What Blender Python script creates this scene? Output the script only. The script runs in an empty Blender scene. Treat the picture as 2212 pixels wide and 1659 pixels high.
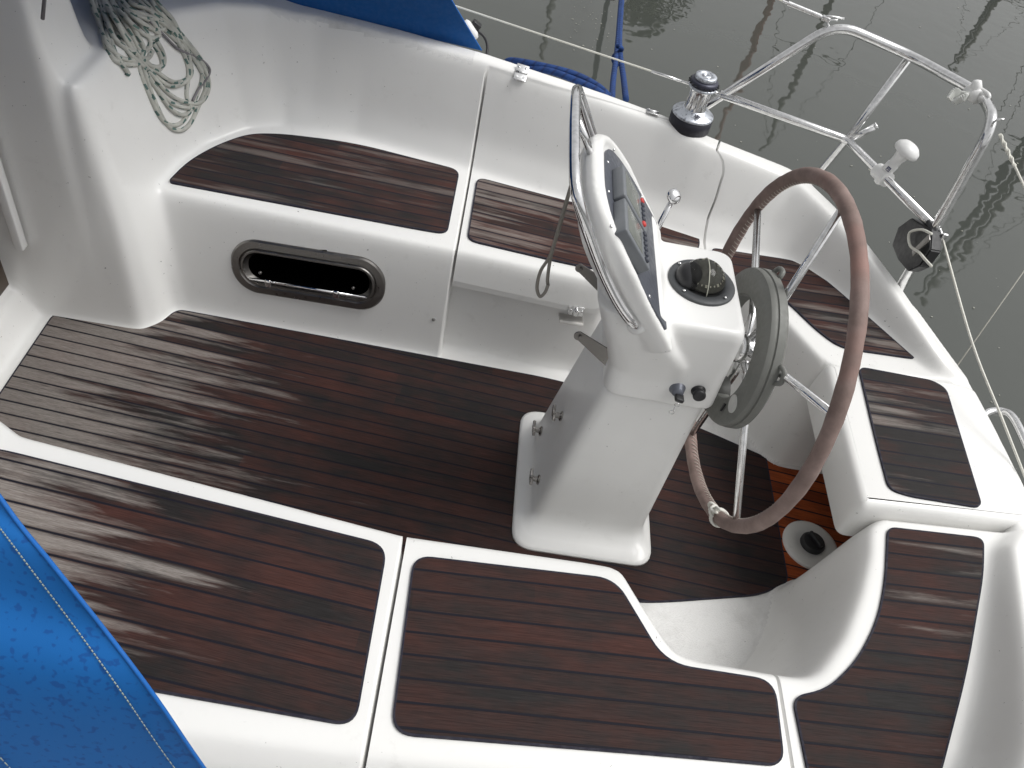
import bpy, bmesh, math, random
import numpy as np
from mathutils import Vector, Matrix, Euler
random.seed(7)
S = bpy.context.scene
COL = S.collection
# ------------------------------------------------------------------ camera
CAM = np.array([0.056, -1.627, 2.136])
EUL = (math.radians(42.63), math.radians(-9.89), math.radians(3.75))
FPX = 1778.8                       # focal length for a picture 2212 wide
RM = np.array(Euler(EUL, 'XYZ').to_matrix())
cd = bpy.data.cameras.new('camera'); cam = bpy.data.objects.new('camera', cd); COL.objects.link(cam)
cam.location = CAM; cam.rotation_euler = EUL
cd.sensor_width = 36; cd.lens = FPX / 2212 * 36; cd.clip_start = .05; cd.clip_end = 2000
S.camera = cam

def ray(p):
    return RM @ np.array([(p[0] - 1106) / FPX, -(p[1] - 829.5) / FPX, -1.])
def at(p, ax, v):
    """measured point of the photograph turned into a point of a real plane (x, y or z = v)"""
    d = ray(p); t = (v - CAM[ax]) / d[ax]
    return Vector(CAM + t * d)
def onpl(p, n, p0):
    n = np.array(n, float); d = ray(p); t = ((np.array(p0) - CAM) @ n) / (d @ n)
    return Vector(CAM + t * d)

# ------------------------------------------------------------------ object helpers
def tag(o, label=None, cat=None, group=None, kind=None):
    if label: o['label'] = label
    if cat: o['category'] = cat
    if group: o['group'] = group
    if kind: o['kind'] = kind
    return o
def empty(name, loc, label, cat, group=None):
    o = bpy.data.objects.new(name, None); COL.objects.link(o); o.location = loc
    o.empty_display_size = .1
    bpy.context.view_layer.update()
    return tag(o, label, cat, group)
def link(name, me, mats, parent=None, smooth=True):
    if not isinstance(mats, (list, tuple)): mats = [mats]
    for m in mats: me.materials.append(m)
    if smooth: me.polygons.foreach_set('use_smooth', [True] * len(me.polygons))
    o = bpy.data.objects.new(name, me); COL.objects.link(o)
    if parent:
        o.parent = parent
        # parts keep world coordinates in their mesh: only the Empty of the thing is displaced
        if parent.type == 'EMPTY': o.matrix_parent_inverse = Matrix.Translation(-Vector(parent.location))
    return o
def frombm(name, bm, mats, parent=None, smooth=True, angle=None):
    me = bpy.data.meshes.new(name)
    if angle is not None:
        for e in bm.edges:
            if len(e.link_faces) == 2 and e.calc_face_angle(0) > math.radians(angle): e.smooth = False
    bm.to_mesh(me); bm.free()
    return link(name, me, mats, parent, smooth)
def catmull(P, n=8, closed=False):
    P = [Vector(p) for p in P]; out = []; N = len(P)
    for i in range(N if closed else N - 1):
        a = P[(i - 1) % N] if closed or i > 0 else P[0] * 2 - P[1]
        b = P[i]; c = P[(i + 1) % N]
        d = P[(i + 2) % N] if closed or i + 2 < N else P[-1] * 2 - P[-2]
        for k in range(n):
            t = k / n
            out.append(.5 * ((2 * b) + (c - a) * t + (2 * a - 5 * b + 4 * c - d) * t * t + (3 * b - a - 3 * c + d) * t ** 3))
    if not closed: out.append(P[-1])
    return out
def bend(P, r=.08, n=8):
    """polyline with rounded corners: bent tube"""
    P = [Vector(p) for p in P]; out = [P[0]]
    for i in range(1, len(P) - 1):
        a, b, c = P[i - 1], P[i], P[i + 1]
        u = (a - b); w = (c - b); rr = min(r, u.length * .49, w.length * .49)
        p, q = b + u.normalized() * rr, b + w.normalized() * rr
        for k in range(n + 1):
            t = k / n
            out.append(p * (1 - t) ** 2 + b * 2 * t * (1 - t) + q * t * t)
    out.append(P[-1]); return out
def tube(bm, P, r, seg=10, closed=False, caps=True, mat=0):
    P = [Vector(p) for p in P]; N = len(P)
    uvl = bm.loops.layers.uv.verify()
    rad = r if isinstance(r, (list, tuple)) else [r] * N
    T = []
    for i in range(N):
        a = P[(i - 1) % N] if closed or i > 0 else P[i]
        b = P[(i + 1) % N] if closed or i < N - 1 else P[i]
        T.append((b - a).normalized())
    up = Vector((0, 0, 1)) if abs(T[0].z) < .9 else Vector((1, 0, 0))
    nrm = (up - T[0] * up.dot(T[0])).normalized()
    rings = []; L = 0; Ls = []
    for i in range(N):
        if i: L += (P[i] - P[i - 1]).length
        Ls.append(L)
        nrm = (nrm - T[i] * nrm.dot(T[i])).normalized(); bn = T[i].cross(nrm)
        rings.append([bm.verts.new(P[i] + (nrm * math.cos(2 * math.pi * k / seg) + bn * math.sin(2 * math.pi * k / seg)) * rad[i]) for k in range(seg)])
    for i in range(N if closed else N - 1):
        A, B = rings[i], rings[(i + 1) % N]
        l0 = Ls[i]; l1 = Ls[i + 1] if i + 1 < N else L + (P[0] - P[-1]).length
        for k in range(seg):
            f = bm.faces.new((A[k], A[(k + 1) % seg], B[(k + 1) % seg], B[k])); f.material_index = mat
            for lp, uv in zip(f.loops, ((l0, k / seg), (l0, (k + 1) / seg), (l1, (k + 1) / seg), (l1, k / seg))): lp[uvl].uv = uv
    if caps and not closed:
        f = bm.faces.new(rings[0][::-1]); f.material_index = mat
        f = bm.faces.new(rings[-1]); f.material_index = mat
    return bm
def tubeobj(name, P, r, m, parent=None, seg=12, closed=False, smooth=True):
    bm = bmesh.new(); tube(bm, P, r, seg, closed)
    return frombm(name, bm, m, parent, True, 50)
def frame(z, x=None):
    z = Vector(z).normalized()
    x = Vector(x) if x is not None else (Vector((1, 0, 0)) if abs(z.x) < .9 else Vector((0, 1, 0)))
    x = (x - z * x.dot(z)).normalized(); y = z.cross(x)
    return Matrix((x, y, z)).transposed()
def lathe(bm, prof, loc, axis=(0, 0, 1), seg=32, mat=0, xdir=None):
    R = frame(axis, xdir); loc = Vector(loc); rings = []
    for r, h in prof:
        if r < 1e-6: rings.append([bm.verts.new(loc + R @ Vector((0, 0, h)))])
        else: rings.append([bm.verts.new(loc + R @ Vector((r * math.cos(2 * math.pi * k / seg), r * math.sin(2 * math.pi * k / seg), h))) for k in range(seg)])
    for A, B in zip(rings, rings[1:]):
        for k in range(seg):
            k2 = (k + 1) % seg
            if len(A) == 1 and len(B) == 1: continue
            if len(A) == 1: f = bm.faces.new((A[0], B[k2], B[k]))
            elif len(B) == 1: f = bm.faces.new((A[k], A[k2], B[0]))
            else: f = bm.faces.new((A[k], A[k2], B[k2], B[k]))
            f.material_index = mat
    return bm
def box(bm, c, size, R=None, bev=0, mat=0):
    M = Matrix.Translation(Vector(c)) @ ((R.to_4x4() if R else Matrix.Identity(4))) @ Matrix.Diagonal((*size, 1))
    g = bmesh.ops.create_cube(bm, size=1, matrix=M)
    fs = {f for v in g['verts'] for f in v.link_faces}
    for f in fs: f.material_index = mat
    if bev:
        es = list({e for v in g['verts'] for e in v.link_edges})
        bmesh.ops.bevel(bm, geom=es, offset=bev, segments=3, profile=.5, affect='EDGES', clamp_overlap=True)
    return bm
def rpoly(P, r, n=6):
    """2-D polygon with rounded corners; r a number or one per corner"""
    P = [Vector((p[0], p[1])) for p in P]; N = len(P); out = []
    rs = r if isinstance(r, (list, tuple)) else [r] * N
    for i in range(N):
        a, b, c = P[i - 1], P[i], P[(i + 1) % N]
        u, w = a - b, c - b; rr = min(rs[i], u.length * .48, w.length * .48)
        if rr < 1e-5: out.append(b); continue
        p, q = b + u.normalized() * rr, b + w.normalized() * rr
        for k in range(n + 1):
            t = k / n; out.append(p * (1 - t) ** 2 + b * 2 * t * (1 - t) + q * t * t)
    return out
def area2(P): return sum(P[i - 1].x * P[i].y - P[i].x * P[i - 1].y for i in range(len(P)))
def inset(P, d):
    if area2(P) < 0: d = -d
    out = []; N = len(P)
    for i in range(N):
        u = (P[i] - P[i - 1]); w = (P[(i + 1) % N] - P[i])
        if u.length < 1e-7: u = w
        if w.length < 1e-7: w = u
        n1 = Vector((-u.y, u.x)).normalized(); n2 = Vector((-w.y, w.x)).normalized(); n = n1 + n2
        k = max(n.length_squared / 2, .35)
        out.append(P[i] + n / k * d)
    return out

# ------------------------------------------------------------------ materials
class NT:
    def __init__(s, name):
        s.m = bpy.data.materials.new(name); s.m.use_nodes = True; s.t = s.m.node_tree
        s.b = s.t.nodes['Principled BSDF']
    def n(s, typ, **kw):
        nd = s.t.nodes.new(typ)
        for k, v in kw.items():
            if k.startswith('i_'): s.set(nd, k[2:], v)
            else: setattr(nd, k, v)
        return nd
    def set(s, nd, key, v):
        i = nd.inputs[int(key)] if key.isdigit() else nd.inputs[key.replace('_', ' ')]
        if isinstance(v, bpy.types.NodeSocket): s.t.links.new(v, i)
        else: i.default_value = v
    def math(s, op, a, b=0., c=0., clamp=False):
        nd = s.n('ShaderNodeMath', operation=op, use_clamp=clamp)
        s.set(nd, '0', a); s.set(nd, '1', b); s.set(nd, '2', c); return nd.outputs[0]
    def mix(s, f, a, b, blend='MIX'):
        nd = s.n('ShaderNodeMix', data_type='RGBA', blend_type=blend)
        for k, v in ((0, f), (6, a), (7, b)):
            if isinstance(v, bpy.types.NodeSocket): s.t.links.new(v, nd.inputs[k])
            else: nd.inputs[k].default_value = (*v, 1) if isinstance(v, tuple) and len(v) == 3 else v
        return nd.outputs[2]
    def noise(s, vec, scale, detail=3., rough=.55, out=0):
        nd = s.n('ShaderNodeTexNoise', i_Scale=scale, i_Detail=detail, i_Roughness=rough)
        if vec is not None: s.set(nd, 'Vector', vec)
        return nd.outputs[out]
    def ramp(s, v, lo, hi, a=0., b=1.):
        nd = s.n('ShaderNodeMapRange'); 
        for k, x in zip(('Value', 'From_Min', 'From_Max', 'To_Min', 'To_Max'), (v, lo, hi, a, b)): s.set(nd, k, x)
        return nd.outputs[0]
    def obj(s): return s.n('ShaderNodeTexCoord').outputs['Object']
    def pos(s): return s.n('ShaderNodeNewGeometry').outputs['Position']
    def scale(s, vec, sc):
        nd = s.n('ShaderNodeMapping'); s.set(nd, 'Vector', vec); nd.inputs['Scale'].default_value = sc; return nd.outputs[0]
    def bump(s, h, strength=.3, dist=.001):
        nd = s.n('ShaderNodeBump', i_Height=h, i_Strength=strength, i_Distance=dist); s.set(s.b, 'Normal', nd.outputs[0])
    def col(s, c): s.set(s.b, 'Base Color', (*c, 1) if isinstance(c, tuple) else c)
    def p(s, **kw):
        for k, v in kw.items(): s.set(s.b, k, v)
        return s
def simple(name, c, rough=.5, metal=0., var=.12, nscale=30., bump=0., coat=0.):
    t = NT(name); ps = t.pos()
    f = t.noise(ps, nscale, 4)
    t.col(t.mix(f, tuple(x * (1 - var) for x in c), tuple(min(1, x * (1 + var)) for x in c)))
    t.p(Metallic=metal)
    t.set(t.b, 'Roughness', t.ramp(t.noise(ps, nscale * 2.3, 2), .3, .7, rough * .8, min(1, rough * 1.2)))
    if bump: t.bump(t.noise(ps, nscale * 8, 2), .4, bump)
    if coat: t.set(t.b, 'Coat Weight', coat)
    return t.m
WH = (.80, .795, .775)
def gelcoat(name, c=WH, nonskid=False, dirt=1.):
    t = NT(name); ps = t.pos()
    sp = t.noise(ps, 95, 2, .6); big = t.noise(ps, 2.3, 4, .6); mid = t.noise(ps, 19, 5, .65)
    c1 = t.mix(t.ramp(big, .35, .7), c, tuple(x * .965 for x in c))
    grime = t.math('MULTIPLY', t.ramp(mid, .58, .78), t.ramp(big, .42, .66))
    c2 = t.mix(t.math('MULTIPLY', grime, .22 * dirt), c1, (.33, .31, .28))
    specks = t.ramp(t.math('ADD', sp, t.math('MULTIPLY', mid, .25)), .865, .90)
    c3 = t.mix(t.math('MULTIPLY', specks, .75 * dirt), c2, (.10, .095, .09))
    # hairline scuffs
    sc = t.scale(ps, (40, 260, 40)); scf = t.ramp(t.noise(sc, 1., 2, .7), .74, .79)
    c4 = t.mix(t.math('MULTIPLY', scf, .16 * dirt), c3, (.3, .29, .27))
    t.col(c4); t.p(Roughness=.34)
    t.set(t.b, 'Roughness', t.ramp(mid, .3, .7, .28, .42)); t.set(t.b, 'Coat Weight', .15)
    if nonskid:
        ck = t.n('ShaderNodeTexVoronoi', i_Scale=260.); t.set(ck, 'Vector', ps)
        t.bump(ck.outputs[0], .7, .0012); t.set(t.b, 'Roughness', .6)
        c5 = t.mix(t.math('MULTIPLY', t.ramp(t.noise(ps, 7, 5, .7), .5, .72), .35 * dirt), c4, (.36, .35, .33)); t.col(c5)
    else: t.bump(t.noise(ps, 55, 2), .10, .0008)
    return t.m
def stainless(name, c=(.72, .72, .73), rough=.16):
    t = NT(name); ps = t.pos()
    t.col(t.mix(t.ramp(t.noise(ps, 60, 4), .4, .75), c, tuple(x * .78 for x in c))); t.p(Metallic=1.)
    t.set(t.b, 'Roughness', t.ramp(t.noise(ps, 90, 3), .35, .7, rough * .7, rough * 1.7))
    return t.m
CAULK = simple('caulk_black', (.010, .009, .020), .8)
def teak(name, ang, spacing, phase=0., dry=None, tone=1., red=.5, orange=0., amount=1., gc=1.):
    """planked teak; ang the plank direction, dry = (x0, x1, lo) : wetness falls from x1 to x0"""
    t = NT(name); ps = t.pos()
    mp = t.n('ShaderNodeMapping'); t.set(mp, 'Vector', ps); mp.inputs['Rotation'].default_value = (0, 0, -ang)
    sx = t.n('ShaderNodeSeparateXYZ'); t.set(sx, 'Vector', mp.outputs[0])
    u, v = sx.outputs[0], sx.outputs[1]
    vv = t.math('DIVIDE', t.math('ADD', v, phase), spacing)
    pid = t.math('FLOOR', vv); fr = t.math('SUBTRACT', vv, pid)
    seam = t.math('MINIMUM', fr, t.math('SUBTRACT', 1., fr))
    seamw = .0021 / spacing
    cb = t.n('ShaderNodeCombineXYZ'); t.set(cb, 'X', u); t.set(cb, 'Y', v); t.set(cb, 'Z', t.math('MULTIPLY', pid, 3.7))
    uvp = cb.outputs[0]
    wn = t.n('ShaderNodeTexWhiteNoise', noise_dimensions='1D'); t.set(wn, 'W', t.math('ADD', pid, phase * 91 + 13.))
    rnd = wn.outputs[0]
    # long boards are butted now and then: each length has its own tint
    lane = t.n('ShaderNodeTexWhiteNoise', noise_dimensions='2D')
    c2 = t.n('ShaderNodeCombineXYZ'); t.set(c2, 'X', t.math('FLOOR', t.math('ADD', t.math('DIVIDE', u, .9), t.math('MULTIPLY', rnd, 5.)))); t.set(c2, 'Y', pid)
    t.set(lane, 'Vector', c2.outputs[0])
    blot = t.math('ADD', t.math('MULTIPLY', t.noise(t.scale(uvp, (4.2, 22, 1)), 1., 4, .6), .55), t.math('MULTIPLY', t.noise(ps, 7., 3, .6), .45))
    grain = t.noise(t.scale(uvp, (16, 520, 1)), 1., 4, .65)
    fine = t.noise(t.scale(uvp, (60, 1300, 1)), 1., 2, .6)
    dark, redc = (.0190, .0170, .0168), (.060, .0248, .0200)
    if orange: dark, redc = (.17, .036, .012), (.38, .085, .022)
    k = t.math('ADD', t.math('MULTIPLY', t.math('SUBTRACT', lane.outputs[0], .5), .55), t.math('ADD', t.math('MULTIPLY', t.math('SUBTRACT', blot, .5), 3.2), red))
    c = t.mix(t.math('MAXIMUM', t.math('MINIMUM', k, 1.), 0.), dark, redc)
    c = t.mix(t.ramp(grain, .35, .75), c, tuple(x * .35 for x in dark), 'MIX') if False else c
    gm = t.ramp(grain, .3, .72, 1 + .4 * gc, 1 - .5 * gc)
    mul = t.n('ShaderNodeMix', data_type='RGBA', blend_type='MULTIPLY'); mul.inputs[0].default_value = 1.
    t.t.links.new(c, mul.inputs[6])
    cg = t.n('ShaderNodeCombineXYZ')
    for q in 'XYZ': t.set(cg, q, gm)
    t.t.links.new(cg.outputs[0], mul.inputs[7]); c = mul.outputs[2]
    # dry, silvered wood
    gray = t.mix(t.ramp(grain, .3, .7), (.335, .305, .28), (.18, .158, .143))
    st = t.noise(t.scale(uvp, (2.6, 30, 1)), 1., 5, .62)
    if dry:
        w = t.ramp(u, dry[0], dry[1], dry[2], dry[3])
        dm = t.ramp(t.math('ADD', st, t.math('ADD', w, t.math('MULTIPLY', t.math('SUBTRACT', rnd, .5), .22))), .62, .80)
        # the silvering keeps to the middle of each plank
        mid = t.ramp(t.math('ADD', seam, t.math('MULTIPLY', w, .6)), .10, .34)
        dm = t.math('MULTIPLY', t.math('MULTIPLY', dm, mid, clamp=True), amount)
        dm = t.math('MULTIPLY', dm, t.ramp(fine, .3, .62, 1 - .45 * gc, 1.))
        c = t.mix(dm, c, gray)
    else: dm = 0.
    sm = t.ramp(seam, seamw * .9, seamw * 1.7, 1., 0.)
    c = t.mix(sm, c, (.010, .010, .016))
    if tone != 1.:
        hs_ = t.n('ShaderNodeHueSaturation', i_Value=tone); t.set(hs_, 'Color', c); c = hs_.outputs[0]
    t.col(c)
    rg = t.ramp(blot, .3, .7, .55, .72)
    t.set(t.b, 'Roughness', t.math('ADD', rg, t.math('MULTIPLY', dm, .25) if dry else 0.))
    t.set(t.b, 'Specular IOR Level', .16)
    h = t.math('SUBTRACT', t.math('MULTIPLY', grain, .25), t.math('MULTIPLY', sm, 1.))
    t.bump(h, .55, .0016)
    return t.m
GEL = gelcoat('white_gelcoat'); GEL2 = gelcoat('white_gelcoat_pod', (.80, .797, .78), dirt=.5)
NSK = gelcoat('white_nonskid', (.74, .735, .72), True)
STEEL = stainless('stainless_steel', (.82, .82, .82)); CHROME = stainless('bright_chrome', (.82, .82, .83), .07)
DULLST = simple('dull_steel', (.23, .22, .21), .34, 1., var=.10, nscale=25.)
BLACK = simple('black_plastic', (.018, .018, .020), .45); DGREY = simple('dark_grey_plastic', (.060, .064, .068), .5)
GREY = simple('grey_plastic', (.165, .168, .155), .55, bump=.0003, nscale=40)
WPLAS = simple('white_plastic', (.78, .78, .77), .4, var=.05)
PANEL = simple('instrument_panel_grey', (.062, .068, .085), .4)
INST = simple('instrument_case_grey', (.155, .165, .178), .45)
GAP = simple('shadow_gap_grey', (.20, .195, .185), .7)
# ------------------------------------------------------------------ cockpit height field
XS = (-.0)
def hs(x): return np.interp(x, [-9, .915, 1.62, 9], [.42, .42, .476, .476])
def zc(x): return np.interp(x, [-3, -1.05, -.9, -.68, 0, .45, .7, .84, 1.15, 1.40, 1.52, 1.64, 1.75], [.845, .845, .82, .785, .765, .735, .715, .70, .665, .605, .555, .505, .472])
def px(L, z): return [tuple(at(p, 2, z)[:2]) for p in L]
S_POLY = [(-1.325, .366), (-.992, .366), (-.955, .405), (-.925, .478), (-.88, .488), (.446, .458), (.58, .45), (.66, .57), (.95, .57), (1.05, .49), (1.13, .40), (1.20, .29), (1.205, .262),
          (1.26, .225), (1.62, .225), (1.62, -.262), (1.25, -.262), (1.165, -.305), (1.155, -.34), (1.12, -.44), (1.06, -.54), (.97, -.63), (.72, -.655), (.64, -.59), (.56, -.475), (.48, -.455), (0, -.455), (-.88, -.36), (-.95, -.35), (-1.0, -.33), (-1.325, -.34)]
T_POLY = [(-1.375, .384), (-1.018, .384), (-.985, .43), (-.955, .580), (-.136, .543), (.049, .538), (.442, .508), (.53, .515), (.60, .58), (.65, .70), (.70, .74), (.90, .73), (1.02, .66), (1.091, .556), (1.16, .40), (1.21, .30), (1.225, .285),
          (1.29, .245), (1.65, .245), (1.65, -.282), (1.28, -.282), (1.235, -.325), (1.211, -.419), (1.163, -.534), (1.095, -.663), (1.02, -.758), (.985, -.775), (.93, -.772), (.73, -.762), (.682, -.748), (.655, -.71), (.572, -.556), (.545, -.545), (.02, -.548), (-.93, -.430), (-1.0, -.385), (-1.375, -.385)]
F_POLY = [(-3, .386), (-1.0205, .386), (-.990, .434), (-.974, .60), (-.962, .74), (-.905, .90), (-.80, 1.035), (-.68, 1.10), (-.42, 1.118), (-.02, 1.05), (.064, 1.035), (.40, .965), (.75, .893), (.92, .85), (1.20, .815), (1.26, .785), (1.355, .69), (1.56, .365), (1.61, .30), (1.66, .285), (3, .285),
          (3, -.29), (1.66, -.29), (1.57, -.38), (1.44, -.70), (1.33, -.93), (1.24, -1.02), (1.1, -1.04), (.5, -1.065), (-.02, -1.075), (-.6, -1.07), (-.8, -1.0), (-.9, -.9), (-.97, -.74), (-.99, -.60), (-1.005, -.50), (-1.035, -.43), (-3, -.43)]
EPX = [((640, 0), .785), ((860, 58), .772), ((1040, 109), .762), ((1300, 194), .735), ((1440, 243), .72), ((1525, 283), .705), ((1740, 366), .665), ((1810, 435), .635), ((1876, 515), .60), ((1950, 614), .553), ((2015, 716), .515), ((2068, 805), .48)]
E_S = [tuple(at(p, 2, z)[:2]) for p, z in EPX]
E_POLY = [(-3, 1.46), (-1.2, 1.43)] + E_S + [(1.72, .285), (3, .285), (3, -.285), (1.72, -.285), (1.68, -.36), (1.60, -.56), (1.50, -.82), (1.34, -1.12), (1.16, -1.27), (.84, -1.33), (0, -1.33), (-.7, -1.36), (-3, -1.46)]
def off(P, d):
    Q = [Vector(p) for p in P]; return [tuple(q) for q in inset(Q, d)]
G_POLY = off(E_POLY, .088)
GF_POLY = [(-1.064, .404), (-1.050, .45), (-1.044, .62), (-1.034, .78), (-.99, .965), (-.885, 1.115), (-.76, 1.205), (-.6, 1.24), (-.3, 1.26), (0, 1.9), (3, 1.9), (3, -1.9), (0, -1.9), (-.3, -1.26), (-.6, -1.24), (-.76, -1.205), (-.885, -1.115), (-.99, -.965), (-1.042, -.78), (-1.055, -.62), (-1.06, -.52), (-1.075, -.44), (-3, -.44), (-3, .404)]
H_POLY = [(-3, 1.60), (-1, 1.66), (0, 1.66), (.7, 1.59), (1.2, 1.36), (1.5, 1.0), (1.66, .62), (1.735, .33), (1.76, .12), (1.775, -.12), (1.745, -.36), (1.70, -.62), (1.52, -1.02), (1.2, -1.38), (.7, -1.60), (0, -1.66), (-1, -1.66), (-3, -1.6)]
def sdist(P, X, Y):
    """signed distance, positive outside"""
    d2 = np.full(X.shape, 1e9); ins = np.zeros(X.shape, bool); n = len(P)
    for i in range(n):
        ax, ay = P[i - 1]; bx, by = P[i]; ex, ey = bx - ax, by - ay
        t = np.clip(((X - ax) * ex + (Y - ay) * ey) / (ex * ex + ey * ey + 1e-12), 0, 1)
        d2 = np.minimum(d2, (X - ax - t * ex) ** 2 + (Y - ay - t * ey) ** 2)
        c = ((ay > Y) != (by > Y)) & (X < (bx - ax) * (Y - ay) / (by - ay + 1e-12) + ax); ins ^= c
    d = np.sqrt(d2); return np.where(ins, -d, d)
def ss(t): return t * t * (3 - 2 * t)
ST = .006
gx = np.arange(-1.75, 1.86, ST); gy = np.arange(-1.74, 1.7401, ST)
X, Y = np.meshgrid(gx, gy)
def surf():
    hb = hs(X)
    dS, dT = sdist(S_POLY, X, Y), sdist(T_POLY, X, Y)
    z = np.where(dS <= 0, 0, np.where(dT >= 0, 1., dS / (dS - dT + 1e-9))) * hb
    # companionway step, low sill then bulkhead
    sill = (np.abs(Y) < .376) & (X < -1.325)
    z = np.where(sill, np.clip((-1.325 - X) / .05, 0, 1) * .10 + np.clip((-1.42 - X) / .03, 0, 1) * .95, z)
    dF, dG, dE, dH = sdist(F_POLY, X, Y), np.maximum(sdist(G_POLY, X, Y), sdist(GF_POLY, X, Y)), sdist(E_POLY, X, Y), sdist(H_POLY, X, Y)
    top = zc(X)
    u = np.where(dF <= 0, 0, np.where(dG >= 0, 1., dF / (dF - dG + 1e-9)))
    cr = np.clip((X + .9) / .3, 0, 1) * np.clip((1.3 - X) / .3, 0, 1)      # backrest: shallow sweep first, then steeper
    u = u * (1 - cr) + cr * np.where(u < .42, u * .62, .2604 + (u - .42) * 1.2752)
    zz = hb + (top - hb) * u
    zz = np.where(dE > 0, top - np.maximum(top - .44, 0) * np.clip(dE / .05, 0, 1), zz)
    z = np.where((dF > 0) & ~sill, np.maximum(zz, z), z)
    # raised block beside the companionway
    bx = np.clip((-1.118 - X) / .02, 0, 1); a = np.abs(Y)
    by = np.clip((a - .39) / .02, 0, 1) * np.clip((.645 - a) / .03, 0, 1)
    z = np.maximum(z, .84 + (1.16 - .84) * bx * by * (np.abs(Y) > .376) - 9 * (bx * by <= 0))
    z = np.where(dH > 0, z - 1.35 * np.clip(dH / .03, 0, 1), z)
    return z
Z = surf()
def blur(A, sg):
    r = int(3 * sg / ST) + 1; k = np.exp(-.5 * (np.arange(-r, r + 1) * ST / sg) ** 2); k /= k.sum()
    for ax in (0, 1):
        P = np.pad(A, [(r, r) if i == ax else (0, 0) for i in (0, 1)], mode='edge')
        A = sum(w * np.take(P, range(i, i + A.shape[ax]), axis=ax) for i, w in enumerate(k))
    return A
Z = blur(Z, .0125)
def Hf(x, y, A=None):
    A = Z if A is None else A
    fx = np.clip((np.asarray(x) - gx[0]) / ST, 0, len(gx) - 1.001); fy = np.clip((np.asarray(y) - gy[0]) / ST, 0, len(gy) - 1.001)
    i = fx.astype(int); j = fy.astype(int); a = fx - i; b = fy - j
    return (A[j, i] * (1 - a) + A[j, i + 1] * a) * (1 - b) + (A[j + 1, i] * (1 - a) + A[j + 1, i + 1] * a) * b
def hit(p, lift=0.):
    """where the sight line through a measured point meets the moulding"""
    d = ray(p); d = d / np.linalg.norm(d); t = .8
    for k in range(4000):
        q = CAM + d * t
        if q[2] <= float(Hf(q[0], q[1])) + lift: return Vector(q)
        t += .002
    return Vector(q)
# lid outlines -------------------------------------------------------
xa, xb = .025, .915
gapS = [hit(p) for p in [(1526, 288), (1548, 325), (1561, 350), (1562, 375), (1546, 430), (1530, 470), (1524, 500), (1522, 530)]]
gapS = sorted([(q.y, q.x) for q in gapS])
def xg(y):
    y = np.asarray(y, float)
    s = np.interp(y, [a for a, b in gapS], [b for a, b in gapS]); return np.where(y > 0, s, .922)
tp = [hit(p) for p in [(1058, 149), (1200, 190), (1430, 256)]]
def ylid(x, sgn):
    if sgn > 0: return np.interp(x, [q.x for q in tp], [q.y for q in tp])
    return np.interp(x, [-1, 2], [1.235, 1.215])
def yfront(x, sgn):
    """front lower edge of the lid lip: where the bench front reaches 0.315"""
    out = []
    ys = np.linspace(.30, .9, 301)
    for q in np.atleast_1d(x):
        h = Hf(np.full(301, q), ys * sgn); w = max(1, int(np.argmax(h > .315))); out.append(ys[w - 1] + (ys[w] - ys[w - 1]) * (.315 - h[w - 1]) / max(h[w] - h[w - 1], 1e-6))
    return np.array(out)
cols = sorted(set(list(np.round(np.arange(-1.75, 1.86, ST), 4)) + [xa - .005, xa + .005, xb - .004, xb + .004, xa + .035]))
cols = np.array([c for c in cols if not (0 < abs(c - xa) < .0048 or 0 < abs(c - xb) < .0038) and c != round(xa, 4)])
YF, YL = .53, 1.16
rr = np.round(np.arange(0, 1.741, ST), 4)
rr = np.array(sorted([r for r in rr if abs(r - YF) > .0045 and abs(r - YL) > .0045] + [YF - .004, YF, YL - .0035, YL + .0035]))
rows = np.concatenate([-rr[:0:-1], rr])
CX_, RY = np.meshgrid(cols, rows)
gate = np.clip((CX_ + .25) / .25, 0, 1) * np.clip((1.25 - CX_) / .25, 0, 1)    # row bending only near the lids
sg = np.where(RY >= 0, 1, -1)
yfS, yfP = yfront(cols, 1), yfront(cols, -1); ylS, ylP = ylid(cols, 1), ylid(cols, -1)
yf = np.where(sg > 0, yfS[None, :], yfP[None, :]); yl = np.where(sg > 0, ylS[None, :], ylP[None, :])
yf = YF + (yf - YF) * gate; yl = YL + (yl - YL) * gate
A_ = np.abs(RY)
AY = np.where(A_ < YF, A_ * yf / YF, np.where(A_ < YL, yf + (A_ - YF) * (yl - yf) / (YL - YF), yl + (A_ - YL) * (1.74 - yl) / (1.74 - YL)))
PY = AY * sg
g_ = xg(PY)
PX = np.where(CX_ < xa, CX_, np.where(CX_ < xb, xa + (CX_ - xa) * (g_ - xa) / (xb - xa), np.where(CX_ < 1.35, g_ + (CX_ - xb) * (1.35 - g_) / (1.35 - xb), CX_)))
PZ = Hf(PX, PY)
nc, nr = len(cols), len(rows)
inx = (cols > xa) & (cols < xb); iny = (np.abs(rows) >= YF - 1e-6) & (np.abs(rows) < YL)
inlid = iny[:, None] & inx[None, :]
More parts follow.
